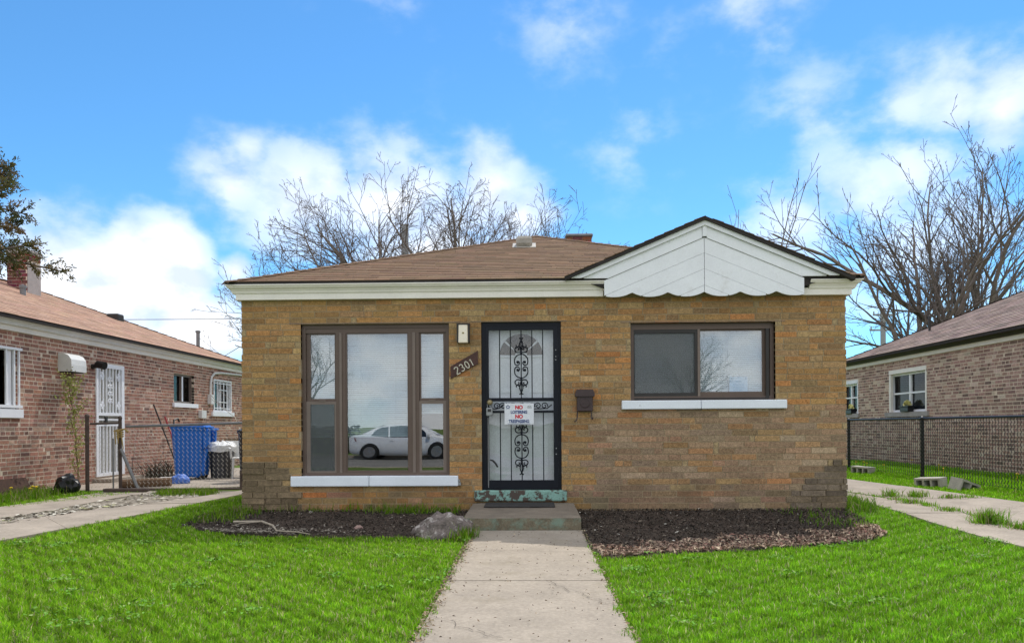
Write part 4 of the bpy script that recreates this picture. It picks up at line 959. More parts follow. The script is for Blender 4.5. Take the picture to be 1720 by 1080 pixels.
pl = MB(); pl.hexa([(XL + .16, 2.0, .06), (XL + .2, 2.68, .06), (XL + .18, 2.68, .06), (XL + .14, 2.0, .06), (XL + .04, 2.02, .34), (XL + .06, 2.69, .33), (XL + .04, 2.69, .33), (XL + .02, 2.02, .34)]); o = pl.build('rusty_panel', M['rust']); tag(o, 'rusty brown metal panel leaning against the brick wall at ground level', 'metal panel')

# ---------------------------------------------------------------- right house
NR = thing('brick_house', 'pinkish brown brick bungalow with brown gutter and grey purple roof behind the black fence', 'house', (12.5, 6, .17))
RW1 = (7.46, 9.16, 1.39, 2.40); RS1 = (7.36, 9.30, 1.28, 1.39); RW2 = (10.86, 12.0, 1.40, 2.30); RS2 = (10.76, 12.1, 1.29, 1.40)
ROP = [RW1, RS1, RW2, RS2]
YB = 12.4
brick_wall(NR, T_RIGHT, .0, YB, 2.60, -.02, 2.60, .0686, .213, .0165, ROP, NPAL2, M['nb_brick_piece'], M['nb_brick'], 13, .1, lambda u, z: (1 / ((u + 9) ** 2 + 75) ** 1.5 if 3.8 < u < 11.2 else 0), header=6)
backing(NR, T_RIGHT, .0, YB, -.1, 2.70, .0028, .14, ROP, M['nb_mortar'])
mb = MB(); mb.box(8.8, 16.2, -.1, 0, -.1, 2.7); mb.box(16.1, 16.2, 0, YB, -.1, 2.7); mb.box(8.8, 16.1, YB - .1, YB, -.1, 2.7); mb.build('side_wall', M['nb_side'], NR)
mb = MB(); mb.box(8.845, 16.1, .01, YB - .1, 2.57, 2.62); mb.box(12, 12.1, .01, YB - .1, 0, 2.57); mb.build('room_partition', M['room'], NR)
mb = MB(); mb.box(XR - .03, XR, -.03, YB, 2.605, 2.705); mb.build('frieze_board', M['cream'], NR)
gutter([(XR, YB), (XR, -.02)], 2.69, M['trim'], NR)
M['roof_grey'] = mat('grey_purple_shingle_sheet', (.14, .10, .095), .95, .2, 3, 40, .25, bump=.5, bscale=30, spec=.15)
hip_roof(NR, 8.48, 16.42, -.25, 11.75, 2.80, .45, M['roof_grey'], M['roof_under'])
RPAL = [((.245, .182, .160), 4), ((.21, .155, .137), 3), ((.28, .212, .188), 2), ((.165, .122, .109), 1.5)]
hl2 = math.hypot(3.97, 3.97 * .45)
shingles(NR, (8.475, -.25, 2.806), (0, 1, 0), (1, 0, .45), lambda s: (3.97 * s / hl2 + 1, 12.0 - 3.97 * s / hl2), .14, .3, int(hl2 / .14), RPAL, 300, M['shingle_piece'], M['shingle'], 23, th=.009)
k = MB(); k.bbox(10.6, 11.0, 4.6, 5.3, 3.77, 3.95, .02); k.build('roof_vent', M['trim'], NR)
k = MB(); k.lathe([(.03, 3.25), (.03, 3.75), (.005, 3.76)], 9.75, 9.3, 8); k.build('flue_pipe', M['frame_dark'], NR)
for op, sl_, lab in ((RW1, RS1, 1), (RW2, RS2, 2)):
    a, b, c, d = op; win = nb_window(NR, T_RIGHT, (a, b, c, d - .1), M['white'], M['glass2'], back=.06, w=.05, meet=1.83)
    s = MB(T_RIGHT); s.box(a + .002, b - .002, -.012, .09, d - .098, d - .004); s.box(b - .075, b - .003, -.004, .058, c + .003, d - .1); s.box(a + .003, a + .06, -.004, .058, c + .003, d - .1); s.build('casing', M['cream'] if lab == 1 else M['white'], win)
    s = MB(T_RIGHT); s.box(sl_[0], sl_[1], -.05, .06, sl_[2], sl_[3] - .003); s.build('sill', M['stucco'], win)
    if lab == 1:
        s = MB(T_RIGHT); s.box(a + .06, b - .06, .16, .165, c + .02, 1.83); s.build('curtain', mat('grey_curtain', (.3, .32, .36), .9), win)
def flowerpot(y, label, sc=1.):
    p = thing('flower_pot', label, 'flower pot', (XR - .03, y, 1.39), 'flower pots on the window sills')
    k = MB(); z = 1.392; k.bbox(XR - .085, XR + .045, y - .19 * sc, y + .19 * sc, z, z + .11, .012); k.box(XR - .10, XR + .055, y - .215 * sc, y + .215 * sc, z + .11, z + .135); k.build('pot', M['black_plastic'], p)
    k = MB(); r = random.Random(int(y)); 
    for i in range(70):
        a, e = r.uniform(0, 6.28), r.uniform(.1, 1.4); d = Vector((math.cos(a) * math.cos(e) * .05, math.sin(a) * math.cos(e) * .13 * sc, math.sin(e) * .12)); c = Vector((XR - .02, y - .04, z + .13)) + d * r.uniform(.6, 1)
        u = Vector((r.uniform(-1, 1), r.uniform(-1, 1), r.uniform(-1, 1))).normalized() * .03; w = u.orthogonal().normalized() * .03; k.poly([c - u - w, c + u - w, c + u + w, c - u + w])
    k.build('flowers', M['pot_flower'], p)
flowerpot(8.3, 'black window pot with pale yellow flowers on the larger sill of the right house'); flowerpot(11.3, 'black window pot with pale yellow flowers on the farther sill close to the house corner')

# ---------------------------------------------------------------- fences
def chain_mesh(mb, P, Q, z0, z1, pitch=.072, rad=.0022, off=0):
    P, Q = Vector(P), Vector(Q); D = Q - P; Lh = D.length; D.normalize(); Nn = Vector((D.y, -D.x, 0)); n = int(Lh / pitch); zs = int((z1 - z0) / (pitch / 2))
    for i in range(n + 1):
        c = i * pitch; ring = None
        for k in range(zs + 1):
            u = min(max(c + (pitch / 4 if k % 2 else -pitch / 4) * 1.04, 0), Lh); p = P + D * u + Nn * (rad if k % 2 else -rad) * .8; z = z0 + k * pitch / 2
            r2 = mb.pts([(p.x + D.x * rad * a + Nn.x * rad * b, p.y + D.y * rad * a + Nn.y * rad * b, z) for a, b in ((1, -.6), (-1, -.6), (0, 1))])
            if ring is not None:
                for j in range(3): mb.face((ring + j, ring + (j + 1) % 3, r2 + (j + 1) % 3, r2 + j))
            ring = r2
def post(name, x, y, z0, z1, r, m, par, ball=True):
    k = MB(); k.lathe([(r, z0), (r, z1), (r * 1.25, z1), (r * 1.25, z1 + .02), (r * .8, z1 + .045), (.004, z1 + .055)] if ball else [(r, z0), (r, z1)], x, y, 12); return k.build(name, m, par)
FR_ = thing('chain_link_fence', 'black chain link fence along the right driveway in front of the brick house', 'fence', (7.0, 4.4, .1))
for y in (-1.7, 1.35, 4.40, 7.45, 10.5): post('post', 7.0, y, gz(7, y) - .2, 1.19, .032, M['black_plastic'], FR_)
k = MB(); k.tube([(7.0, -1.7, 1.205), (7.0, 10.5, 1.205)], .021, 10); k.build('top_rail', M['black_plastic'], FR_)
M['fence_wire'] = mat('dark_coated_wire', (.025, .025, .026), .5, .05)
k = MB(); chain_mesh(k, (6.965, -1.7, 0), (6.965, 10.5, 0), .12, 1.23, .072, .0052); k.build('wire_mesh', M['fence_wire'], FR_, kind='stuff')
k = MB(); k.tube([(6.965, -1.7, .17), (6.965, 10.5, .17)], .003, 4); k.build('tension_wire', M['fence_wire'], FR_)
FL_ = thing('chain_link_fence', 'weathered chain link fence with rusty posts closing the left driveway', 'fence', (-5.4, 2.9, .08))
post('post', -7.24, 2.86, -.1, 1.30, .03, M['rust_pipe'], FL_); post('post', -3.62, 2.9, -.1, 1.22, .03, M['rust_pipe'], FL_); post('post', -4.72, 2.9, .0, .42, .025, M['rust_pipe'], FL_, False)
k = MB(); k.tube([(-6.62, 2.9, 1.14), (-3.6, 2.9, 1.215)], .021, 8); k.build('top_rail', M['galv'], FL_)
M['old_wire'] = mat('old_galvanised_wire', (.42, .39, .34), .6, .1)
k = MB(); chain_mesh(k, (-6.62, 2.915, 0), (-3.62, 2.915, 0), .1, 1.15, .072, .0026); k.build('wire_mesh', M['old_wire'], FL_, kind='stuff')
k = MB(); k.tube([(-6.62, 2.9, .115), (-3.6, 2.9, .12)], .017, 8); k.build('bottom_rail', M['rust_pipe'], FL_)
GT = thing('fence_gate', 'narrow rusty chain link gate tied shut with yellow rope by the brick wall', 'gate', (-6.9, 2.87, .08))
post('post', -6.70, 2.87, -.1, 1.265, .026, M['rust_pipe'], GT)
k = MB(); k.tube([(-7.2, 2.88, 1.19), (-6.72, 2.88, 1.2)], .018, 8); k.build('rail', M['rust_pipe'], GT)
k = MB(); k.tube([(-6.80, 2.84, .12), (-6.80, 2.84, .95)], .012, 6); k.build('drop_rod', M['galv'], GT)
k = MB(); chain_mesh(k, (-7.2, 2.9, 0), (-6.74, 2.9, 0), .14, 1.18, .072, .0021); k.build('wire_mesh', M['old_wire'], GT, kind='stuff')
rp = MB(); rpr = random.Random(5)
for i in range(4): z = .98 + i * .035; rp.tube([(-6.70 + .045 * math.cos(a), 2.87 + .045 * math.sin(a), z + .006 * math.sin(a * 2)) for a in np.linspace(0, 6.28, 11)], .013, 5)
for i in range(4): x = -6.76 + i * .035; rp.tube([(x, 2.82, 1.08), (x + rpr.uniform(-.03, .03), 2.815, .98), (x + rpr.uniform(-.05, .05), 2.81, .82 + rpr.uniform(-.06, .06))], [.013, .011, .007], 5)
rp.tube([(-6.78, 2.83, 1.07), (-6.6, 2.83, 1.1), (-6.55, 2.85, 1.05)], .015, 5)
o = rp.build('rope', M['rope']); tag(o, 'frayed yellow rope knotted round the rusty gate post', 'rope')
pr = MB(); pr.tube([(-6.66, 2.82, .78), (-6.36, 2.78, .13)], .028, 8); o = pr.build('steel_brace', M['galv']); tag(o, 'grey steel pipe leaning against the rusty gate post', 'pipe')
tb = MB(); tb.bbox(-6.85, -6.15, 2.62, 2.74, .1, .15, .01); o = tb.build('iron_bar', M['rust_pipe']); tag(o, 'dark iron bar lying on the ground under the leaning pipe', 'iron bar')

# ---------------------------------------------------------------- yard clutter on the left
lg = MB(); lg.tube([(-6.98, 3.38, .17), (-6.2, 3.55, .19)], [.075, .08], 10); o = lg.build('timber_log', M['log']); tag(o, 'brown timber log lying behind the chain link fence', 'log')
CT = thing('recycling_cart', 'tall bright blue wheeled recycling cart behind the left fence', 'recycling cart', (0, 0, 0))
k = MB(); rings = []
for z, hx, hy in ((.06, .27, .235), (.09, .285, .25), (.55, .335, .28), (.98, .385, .315), (1.0, .405, .335), (1.03, .405, .335)):
    q = .06; rings.append(k.pts([(-hx + q, -hy, z), (hx - q, -hy, z), (hx, -hy + q, z), (hx, hy - q, z), (hx - q, hy, z), (-hx + q, hy, z), (-hx, hy - q, z), (-hx, -hy + q, z)]))
for a, b in zip(rings, rings[1:]):
    for j in range(8): k.face((a + j, a + (j + 1) % 8, b + (j + 1) % 8, b + j))
k.face([rings[0] + 7 - j for j in range(8)]); k.build('body', M['blue'], CT)
k = MB(); k.bbox(-.42, .40, -.35, .35, 1.032, 1.075, .018); k.prism([(-.40, 1.075), (.34, 1.075), (.30, 1.105), (-.34, 1.10)], -.30, .30); k.build('lid', M['blue'], CT)
k = MB(); k.tube([(.43, -.28, 1.0), (.50, -.28, 1.02), (.50, .28, 1.02), (.43, .28, 1.0)], .02, 8); k.prism([(.34, .62), (.47, .72), (.47, .98), (.40, 1.0), (.33, .99)], -.3, -.2); k.prism([(.34, .62), (.47, .72), (.47, .98), (.40, 1.0), (.33, .99)], .2, .3); k.build('handle', M['blue'], CT)
k = MB(); k.prism([(.27, .1), (.36, .1), (.40, .62), (.34, .62)], -.2, -.1); k.prism([(.27, .1), (.36, .1), (.40, .62), (.34, .62)], .1, .2); k.build('rib', M['blue'], CT)
for sy in (-.20, .16): k = MB(); k.lathe([(.04, 0), (.095, .0), (.10, .012), (.10, .038), (.095, .05), (.04, .05)], .24, sy, 18, 'y', .10); k.build('wheel', M['black_plastic'], CT)
k = MB(); k.box(-.12, .05, -.322, -.305, .62, .72); k.prism([(-.06, .56), (.0, .56), (.03, .60), (-.09, .60)], -.318, -.304)
CT.location = (-6.83, 5.62, .085); CT.rotation_euler = (0, R(2.5), R(8)); CT.scale = (.86, .86, 1.0)
gc = thing('trash_can', 'dark grey trash can with a white bag over its rim behind the blue cart', 'trash can', (-6.32, 5.9, .085))
k = MB(); k.lathe([(.19, .1), (.2, .11), (.25, .70), (.27, .71), (.27, .74), (.24, .74)], -6.32, 5.9, 18); k.build('can', M['grey_plastic'], gc)
k = MB(); rb = random.Random(2); pr_ = []
n = 20; r0 = [k.pts([(-6.32 + (R_ + rb.uniform(-.02, .02)) * math.cos(6.283 * j / n), 5.9 + (R_ + rb.uniform(-.02, .02)) * math.sin(6.283 * j / n), z + rb.uniform(-.03, .03)) for j in range(n)]) for R_, z in ((.285, .62), (.29, .74), (.22, .80), (.08, .84))]
for a, b in zip(r0, r0[1:]):
    for j in range(n): k.face((a + j, a + (j + 1) % n, b + (j + 1) % n, b + j))
k.face([r0[-1] + j for j in range(n)]); k.build('bag', M['white_plastic'], gc)
ch = thing('plastic_chair', 'white plastic garden chair beside the grey trash can', 'chair', (0, 0, 0))
k = MB(); k.bbox(-.22, .22, -.22, .22, .40, .43, .012); k.build('seat', M['white_plastic'], ch)
for sx in (-.2, .2):
    for sy in (-.2, .2): k = MB(); k.tube([(sx, sy, .41), (sx * 1.12, sy * 1.12, 0)], [.028, .02], 8); k.build('leg', M['white_plastic'], ch)
k = MB(); k.hexa([(-.21, .2, .43), (.21, .2, .43), (.21, .225, .43), (-.21, .225, .43), (-.22, .27, .76), (.22, .27, .76), (.22, .295, .76), (-.22, .295, .76)]); k.build('backrest', M['white_plastic'], ch)
for sx in (-.24, .24): k = MB(); k.tube([(sx, -.2, .41), (sx * 1.05, -.2, .60), (sx * 1.05, .0, .63), (sx, .25, .62)], .022, 8); k.build('armrest', M['white_plastic'], ch)
ch.location = (-5.93, 5.95, .085); ch.rotation_euler = (0, 0, R(35))
wd = thing('wooden_trestle', 'rough wooden trestle frame beside the white plastic chair', 'trestle', (-5.5, 5.6, .085))
for x, dx in ((-5.62, .03), (-5.40, -.02)): k = MB(); k.hexa([(x, 5.3, .08), (x + .06, 5.3, .08), (x + .06, 5.36, .08), (x, 5.36, .08), (x + dx, 5.42, .86), (x + dx + .06, 5.42, .86), (x + dx + .06, 5.48, .86), (x + dx, 5.48, .86)]); k.build('leg', M['wood'], wd)
k = MB(); k.box(-6.05, -5.3, 5.40, 5.50, .862, .905); k.build('top_board', M['wood'], wd)
bc = thing('black_bin', 'black plastic bin by the corner of the tan house behind the fence', 'bin', (-5.32, 4.9, .085))
k = MB(); k.lathe([(.2, .09), (.21, .1), (.25, 1.0), (.27, 1.01), (.27, 1.06), (.18, 1.10), (.02, 1.12)], -5.30, 4.9, 16); k.build('bin_body', M['black_plastic'], bc)
tg = MB(); tg.smooth = True
def blob(name, cx, cy, cz, sx, sy, sz, seed, m, **kw):
    import bmesh
    bm = bmesh.new(); bmesh.ops.create_icosphere(bm, subdivisions=3, radius=1)
    for v in bm.verts:
        n = v.co.normalized(); d = 1 + .25 * mnoise.noise(n * 2 + Vector((seed, 0, 0))) + .14 * mnoise.noise(n * 6 + Vector((0, seed, 0))); v.co = Vector((n.x * sx * d, n.y * sy * d, max(n.z * sz * d, -sz * .45)))
    me = bpy.data.meshes.new(name); bm.to_mesh(me); bm.free(); me.materials.append(m); o = bpy.data.objects.new(name, me); link(o, None, (cx, cy, cz)); return tag(o, **kw)
blob('trash_bag', -7.42, 2.62, .19, .19, .16, .19, 1.3, M['black_plastic'], label='shiny black trash bag at the foot of the gate by the brick wall', cat='trash bag')
blob('crumpled_bag', -6.78, 4.5, .12, .2, .13, .09, 5.1, M['white_plastic'], label='crumpled white plastic bag on the ground behind the fence', cat='plastic bag')
blob('blue_bag', -6.45, 4.42, .14, .17, .12, .13, 7.7, M['bluetarp'], label='crumpled blue bag on the ground in front of the blue cart', cat='bag')
def broom(name, p0, p1, rad, m, label, cat):
    k = MB(); k.tube([p0, p1], rad, 7); o = k.build(name, m); tag(o, label, cat)
broom('shovel_handle', (-7.55, 6.7, .1), (-8.05, 6.55, 1.62), .015, M['frame_dark'], 'dark long tool handle leaning on the brick wall left of the blue cart', 'tool handle')
broom('red_broom', (-7.35, 6.5, .1), (-7.93, 6.8, 1.36), .018, M['redtool'], 'red handled broom leaning on the brick wall beside the blue cart', 'broom')
hk = MB(); hk.tube([(-7.75, 7.4, .1), (-8.03, 7.4, 1.15), (-8.08, 7.5, 1.3), (-8.06, 7.65, 1.33), (-8.05, 7.7, 1.26)], .022, 7); o = hk.build('curved_handle', M['frame_dark']); tag(o, 'dark curved handle showing above the blue cart against the wall', 'tool handle')
shadow_root = thing('shadow_stems', 'dark stems standing in for a shadow on the brick wall left of the blue cart', 'shadow stand-in', (-7.7, 6.3, .1))  # dark stems put in place of a shadow on the wall
k = MB(); r = random.Random(9)
for i in range(150):
    x, y = r.gauss(-7.75, .14), r.gauss(6.2, .3); hh = r.uniform(.12, .42); a = r.uniform(0, 6.28); k.tube([(x, y, .09), (x + .08 * math.cos(a), y + .1 * math.sin(a), .09 + hh * .6), (x + .2 * math.cos(a), y + .22 * math.sin(a), .09 + hh)], [.008, .006, .002], 3)
k.build('stems', mat('shadow_stem', (.06, .05, .035), .9), shadow_root)

# ---------------------------------------------------------------- cinder blocks beside the right driveway
def cinder(label, loc, rot, holes=3):
    o = thing('cinder_block', label, 'cinder block', (0, 0, 0), 'cinder blocks along the right fence')
    L_, W_, H_ = .42, .20, .19; t = .032; k = MB()
    # hollow body lying on its side: hollows open towards -y
    k.box(-L_ / 2, L_ / 2, -W_ / 2, W_ / 2, 0, t); k.box(-L_ / 2, L_ / 2, -W_ / 2, W_ / 2, H_ - t, H_)
    n = holes + 1
    for i in range(n): x = -L_ / 2 + (L_ - t) * i / holes; k.box(x, x + t, -W_ / 2 + .002, W_ / 2 - .002, t, H_ - t)
    k.box(-L_ / 2 + t, L_ / 2 - t, W_ / 2 - .03, W_ / 2 - .004, t, H_ - t)
    k.build('block', M['cinder'], o); o.location = loc; o.rotation_euler = rot
cinder('farther cinder block lying flat in the grass near the house corner', (6.72, 6.15, gz(6.7, 6.1) - .06), (0, R(2), R(-62)))
cinder('grey cinder block with open hollows facing the driveway by the fence post', (6.38, 2.95, gz(6.4, 2.9) - .05), (R(4), R(-4), R(-60)))
cinder('tilted cinder block half sunk in the grass, nearest to the street', (6.56, 2.42, gz(6.5, 2.4) - .06), (R(8), R(16), R(25)), 2)

# ================================================================== trees
def grow(mb, p, d, length, rad, lvl, r, P, buds=None):
    "one branch and, recursively, its side branches"
    seg = max(3, int(length / P['seg'][min(lvl, 4)])); st = length / seg; pts = [Vector(p)]; dirs = [d.normalized()]
    for i in range(seg):
        w = P['wander'] * (1.0 if lvl < 3 else 1.5); d = (dirs[-1] + Vector((r.gauss(0, w), r.gauss(0, w), r.gauss(0, w))) + Vector((0, 0, P['up'][min(lvl, 4)])) * st).normalized(); pts.append(pts[-1] + d * st); dirs.append(d)
    rmin = P['rmin']; rads = [max(rmin, rad * (1 - .8 * (i / seg) ** .9)) for i in range(seg + 1)]
    mb[0 if lvl == 0 else 1].tube(pts, rads, (9, 6, 4, 3, 3)[min(lvl, 4)], cap=False)
    if lvl >= P['levels']:
        if buds is not None:
            for i in range(1, seg + 1):
                if r.random() < P.get('buds', .5):
                    c = pts[i] + Vector((r.uniform(-.04, .04), r.uniform(-.04, .04), r.uniform(-.04, .04))); s = r.uniform(.5, 1) * P.get('bud', .03); u = Vector((r.uniform(-1, 1), r.uniform(-1, 1), r.uniform(-1, 1))).normalized(); w = u.orthogonal(); buds.poly([c - u * s, c + w * s * .6, c + u * s, c - w * s * .6])
        return
    n = max(2, int(length * P['dens'][min(lvl, 4)])); start = P['start'][min(lvl, 4)]
    for k in range(n):
        t = start + (1 - start) * (k + r.uniform(.1, .9)) / n; f = t * seg; i = min(seg - 1, int(f)); q = pts[i].lerp(pts[i + 1], f - i); dd = dirs[i + 1]
        az = r.uniform(0, 6.283); perp = dd.orthogonal().normalized(); perp = (Matrix.Rotation(az, 3, dd) @ perp); an = R(r.uniform(*P['angle'])); nd = dd * math.cos(an) + perp * math.sin(an); nd.z += P.get('lift', .1)
        nl = length * P['ratio'] * (1.05 - .55 * t) * r.uniform(.7, 1.25); grow(mb, q, nd, nl, max(rmin, rads[i] * .62), lvl + 1, r, P, buds)
BARE = dict(seg=(.4, .34, .26, .2, .16), wander=.085, up=(-.035, .03, .07, .09, .07), levels=4, dens=(1.55, 2.0, 3.1, 4.4, 3), start=(.15, .13, .1, .1, .1), angle=(24, 54), ratio=.6, rmin=.0068, buds=.1, bud=.022)
def bare_tree(label, base, leaders, seed, par=None, name='bare_tree', trunk=None, group=None, cat='tree', buds=True):
    r = random.Random(seed); P = dict(BARE); P.update(par or {}); T = thing(name, label, cat, base, group); a, b, c = MB(), MB(), MB(); a.smooth = b.smooth = True
    if trunk: a.tube([(base[0], base[1], base[2] - .2), (base[0] + trunk[2] * .3, base[1], base[2] + trunk[0] * .5), (base[0] + trunk[2], base[1], base[2] + trunk[0])], [trunk[1] * 1.25, trunk[1], trunk[1] * .9], 10)
    for (dx, dy, dz, l, rad, z0) in leaders:
        p = Vector(base) + Vector((trunk[2] * z0 / trunk[0] if trunk else 0, 0, z0)); grow((a, b), p, Vector((dx, dy, dz)), l, rad, 0, r, P, c if buds else None)
    a.build('trunk', M['bark'], T); b.build('crown', M['twig'], T)
    if c.f: c.build('buds', M['bud'], T, kind='stuff')
    return T
# behind the house, left to right
bare_tree('bare tree with low arching branches at the left end of the roofline', (-6.1, 17, .1), [(-.6, 0, .8, 5.4, .10, 2.0), (-.85, .1, .6, 4.9, .08, 2.4), (-.3, -.1, .95, 5.6, .09, 2.4), (.2, .1, 1, 5.0, .08, 2.4), (-.5, -.2, .9, 5.4, .08, 2.2)], 31, dict(up=(-.03, .0, .03, .04, .04)), trunk=(2.4, .16, -.2))
bare_tree('bare tree with thick dark trunk leaning left behind the roof', (-4.9, 18.5, .1), [(-.45, 0, .9, 6.3, .13, 3.0), (-.15, .1, 1, 5.9, .10, 3.4), (.3, -.1, 1, 5.6, .09, 3.4), (-.8, .1, .7, 5.6, .09, 3.0), (-.5, -.1, 1, 5.8, .09, 3.4)], 57, trunk=(3.4, .2, -.3))
bare_tree('bare tree with wide forked crown behind the middle of the roof', (-3.5, 19, .1), [(-.12, 0, 1, 6.0, .12, 3.6), (.4, .1, 1, 5.4, .09, 3.6), (-.6, -.1, .9, 6.2, .10, 3.4), (.1, .1, 1, 5.8, .08, 3.6)], 91, trunk=(3.6, .19, .1))
bare_tree('upright bare tree just left of the roof peak', (-1.95, 20, .1), [(.02, 0, 1, 6.7, .12, 3.2), (.3, .1, 1, 5.9, .09, 3.6), (-.34, -.1, 1, 6.0, .085, 3.4)], 17, trunk=(3.6, .18, .1))
bare_tree('slender bare tree rising behind the roof peak', (-.75, 21, .1), [(.22, 0, 1, 6.0, .075, 3.0), (-.2, .1, 1, 5.6, .065, 3.0), (.55, -.1, .9, 5.8, .07, 3.0), (.9, 0, .8, 5.6, .06, 3.0)], 23, trunk=(3.0, .14, .1))
# right
RT = dict(dens=(1.4, 1.7, 2.5, 3.8, 3), ratio=.5, angle=(20, 46), buds=.22, bud=.026, up=(-.01, .04, .07, .08, .07))
bare_tree('big bare tree with several leaning trunks behind the right house gable end', (13.3, 16.5, .1), [(-.24, 0, 1, 6.8, .12, .9), (-.03, .1, 1, 7.8, .13, 1.2), (-.13, -.15, 1, 7.8, .11, 1.0), (.14, .1, 1, 7.4, .10, 1.3), (-.3, .1, 1, 4.8, .08, .8), (.05, -.2, 1, 7.0, .09, 1.4)], 47, RT, trunk=(1.6, .34, 0))
bare_tree('tallest bare tree, thick dark trunks above the right roof edge', (15.2, 17.5, .1), [(.04, 0, 1, 10.0, .15, 1.2), (-.10, .1, 1, 8.6, .11, 1.4), (.2, -.1, 1, 9.4, .12, 1.2), (.45, .1, .9, 8.2, .10, 1.0), (-.2, -.1, 1, 7.8, .09, 1.6), (.3, .1, 1, 8.4, .1, 1.4), (.1, -.2, 1, 8.6, .09, 1.4)], 68, RT, trunk=(1.8, .38, 0))
bare_tree('small bare tree with curved limbs beside the corner of the right house', (10.5, 18.5, .1), [(-.55, 0, .8, 4.2, .075, 1.0), (-.2, .1, 1, 4.4, .07, 1.2), (-.85, .1, .45, 3.6, .06, 1.0), (.2, .1, 1, 3.6, .05, 1.2)], 12, dict(up=(.1, .08, .06, .05, .05)), trunk=(1.4, .12, -.1))
THIN = dict(up=(.03, .06, .07, .09, .07), wander=.035, dens=(.55, .9, 1.2, 1.5, 2), ratio=.28, levels=2, start=(.55, .3, .2, .2, .2), angle=(18, 35), buds=.5, rmin=.007)
bare_tree('thin leafless stems showing above the white gable', (7.8, 17, .1), [(-.085, 0, 1, 8.6, .045, .4), (-.06, 0, 1, 7.9, .035, .4), (.03, .05, 1, 8.8, .05, .4), (.065, 0, 1, 9.0, .055, .4)], 71, THIN, name='sapling', trunk=(.6, .08, 0))
# conifer on the left edge, its trunk outside the picture
def conifer(label, base, height, z_lo, reach, seed):
    r = random.Random(seed); T = thing('conifer', label, 'conifer tree', base); b = Vector(base); k = MB(); k.tube([b + Vector((0, 0, -.2)), b + Vector((.05, 0, height * .5)), b + Vector((0, 0, height))], [.22, .14, .02], 9); k.build('trunk', M['bark'], T)
    bo = MB(); lf = MB(); z = z_lo
    while z < height - .2:
        n = 13
        for j in range(n):
            az = r.uniform(0, 6.283); f = 1 - (z - z_lo) / (height - z_lo); ln = reach * (.30 + .70 * f) * r.uniform(.55, 1.12); dr_ = Vector((math.cos(az), math.sin(az), r.uniform(.05, .35))); p = b + Vector((0, 0, z)); pts = [p]; m = 7
            for i in range(m): dr_ = (dr_ + Vector((r.gauss(0, .1), r.gauss(0, .1), r.gauss(.02, .08)))).normalized(); pts.append(pts[-1] + dr_ * ln / m)
            bo.tube(pts, [.035 * (1 - i / (m + 1)) * (ln / 2.2) + .004 for i in range(m + 1)], 4, cap=False)
            for i in range(2, m + 1):
                for q in range(int(10 * ln / 2)):
                    a2 = dr_.cross(Vector((r.gauss(0, 1), r.gauss(0, 1), r.gauss(0, 1)))).normalized(); tw = (dr_ * r.uniform(.3, .9) + a2 * r.uniform(.4, 1)).normalized(); L_ = r.uniform(.14, .34) * (1.15 - i / m * .45); p0 = pts[i].lerp(pts[i - 1], r.random()); bo.tube([p0, p0 + tw * L_], [.006, .003], 3, cap=False)
                    tc_ = pick([((.12, .12, .04), 3), ((.17, .14, .05), 2), ((.22, .15, .07), 1.8), ((.075, .085, .034), 2)], r)
                    for e in range(24):
                        c = p0 + tw * L_ * r.uniform(.1, 1.08) + Vector((r.gauss(0, .022), r.gauss(0, .022), r.gauss(0, .022))); g = (tw + Vector((r.gauss(0, 1), r.gauss(0, 1), r.gauss(0, 1)))).normalized(); w = g.cross(Vector((r.gauss(0, 1), r.gauss(0, 1), r.gauss(0, 1)))).normalized(); h_ = r.uniform(.025, .055); lf.tint = tc_; lf.poly([c - w * .008, c + w * .008, c + g * h_ + w * .005, c + g * h_ * 1.15, c + g * h_ - w * .005])
        z += r.uniform(.16, .3) * (1 if z < 4.5 else 1.3)
    bo.build('branches', M['twig'], T); lf.build('crown', M['fir'], T, tints=True); return T
conifer('dark brownish green conifer reaching in at the left edge in front of the chimney', (-7.66, -.6, .05), 5.9, 2.85, 1.95, 15)
# yellow-green sapling against the left house wall
sp = thing('sapling', 'thin sapling with sparse yellow green leaves against the reddish brick wall', 'sapling', (-7.92, 3.75, .08))
a, b, c = MB(), MB(), MB(); r = random.Random(19); q = Vector((-7.92, 3.72, .05)); pts = [q + Vector((.0, -.12 * (t / 10) - (.35 * max(0, t / 10 - .55)), 1.95 * t / 10)) + Vector((r.uniform(-.012, .012), r.uniform(-.02, .02), 0)) for t in range(11)]
a.tube(pts, [.018 - .0014 * i for i in range(11)], 6); a.build('trunk', M['wood'], sp)
for i in range(2, 11):
    for j in range(4 if i > 5 else 2):
        p0 = pts[i].lerp(pts[i - 1], r.random()); dd = Vector((r.uniform(-.1, .5), r.uniform(-1, .7), r.uniform(.2, 1))).normalized(); L_ = r.uniform(.18, .42); pp = [p0, p0 + dd * L_ * .5, p0 + dd * L_ + Vector((0, 0, .03))]; b.tube(pp, [.006, .005, .003], 4)
        for e in range(26):
            cc = pp[0].lerp(pp[2], r.uniform(.2, 1.05)) + Vector((r.gauss(0, .035), r.gauss(0, .05), r.gauss(0, .05))); u = Vector((r.gauss(0, 1), r.gauss(0, 1), r.gauss(0, 1))).normalized() * r.uniform(.014, .028); w = u.orthogonal() * .5; c.poly([cc - u, cc + w, cc + u, cc - w])
b.build('twigs', M['wood'], sp); c.build('leaves', M['leaf'], sp)
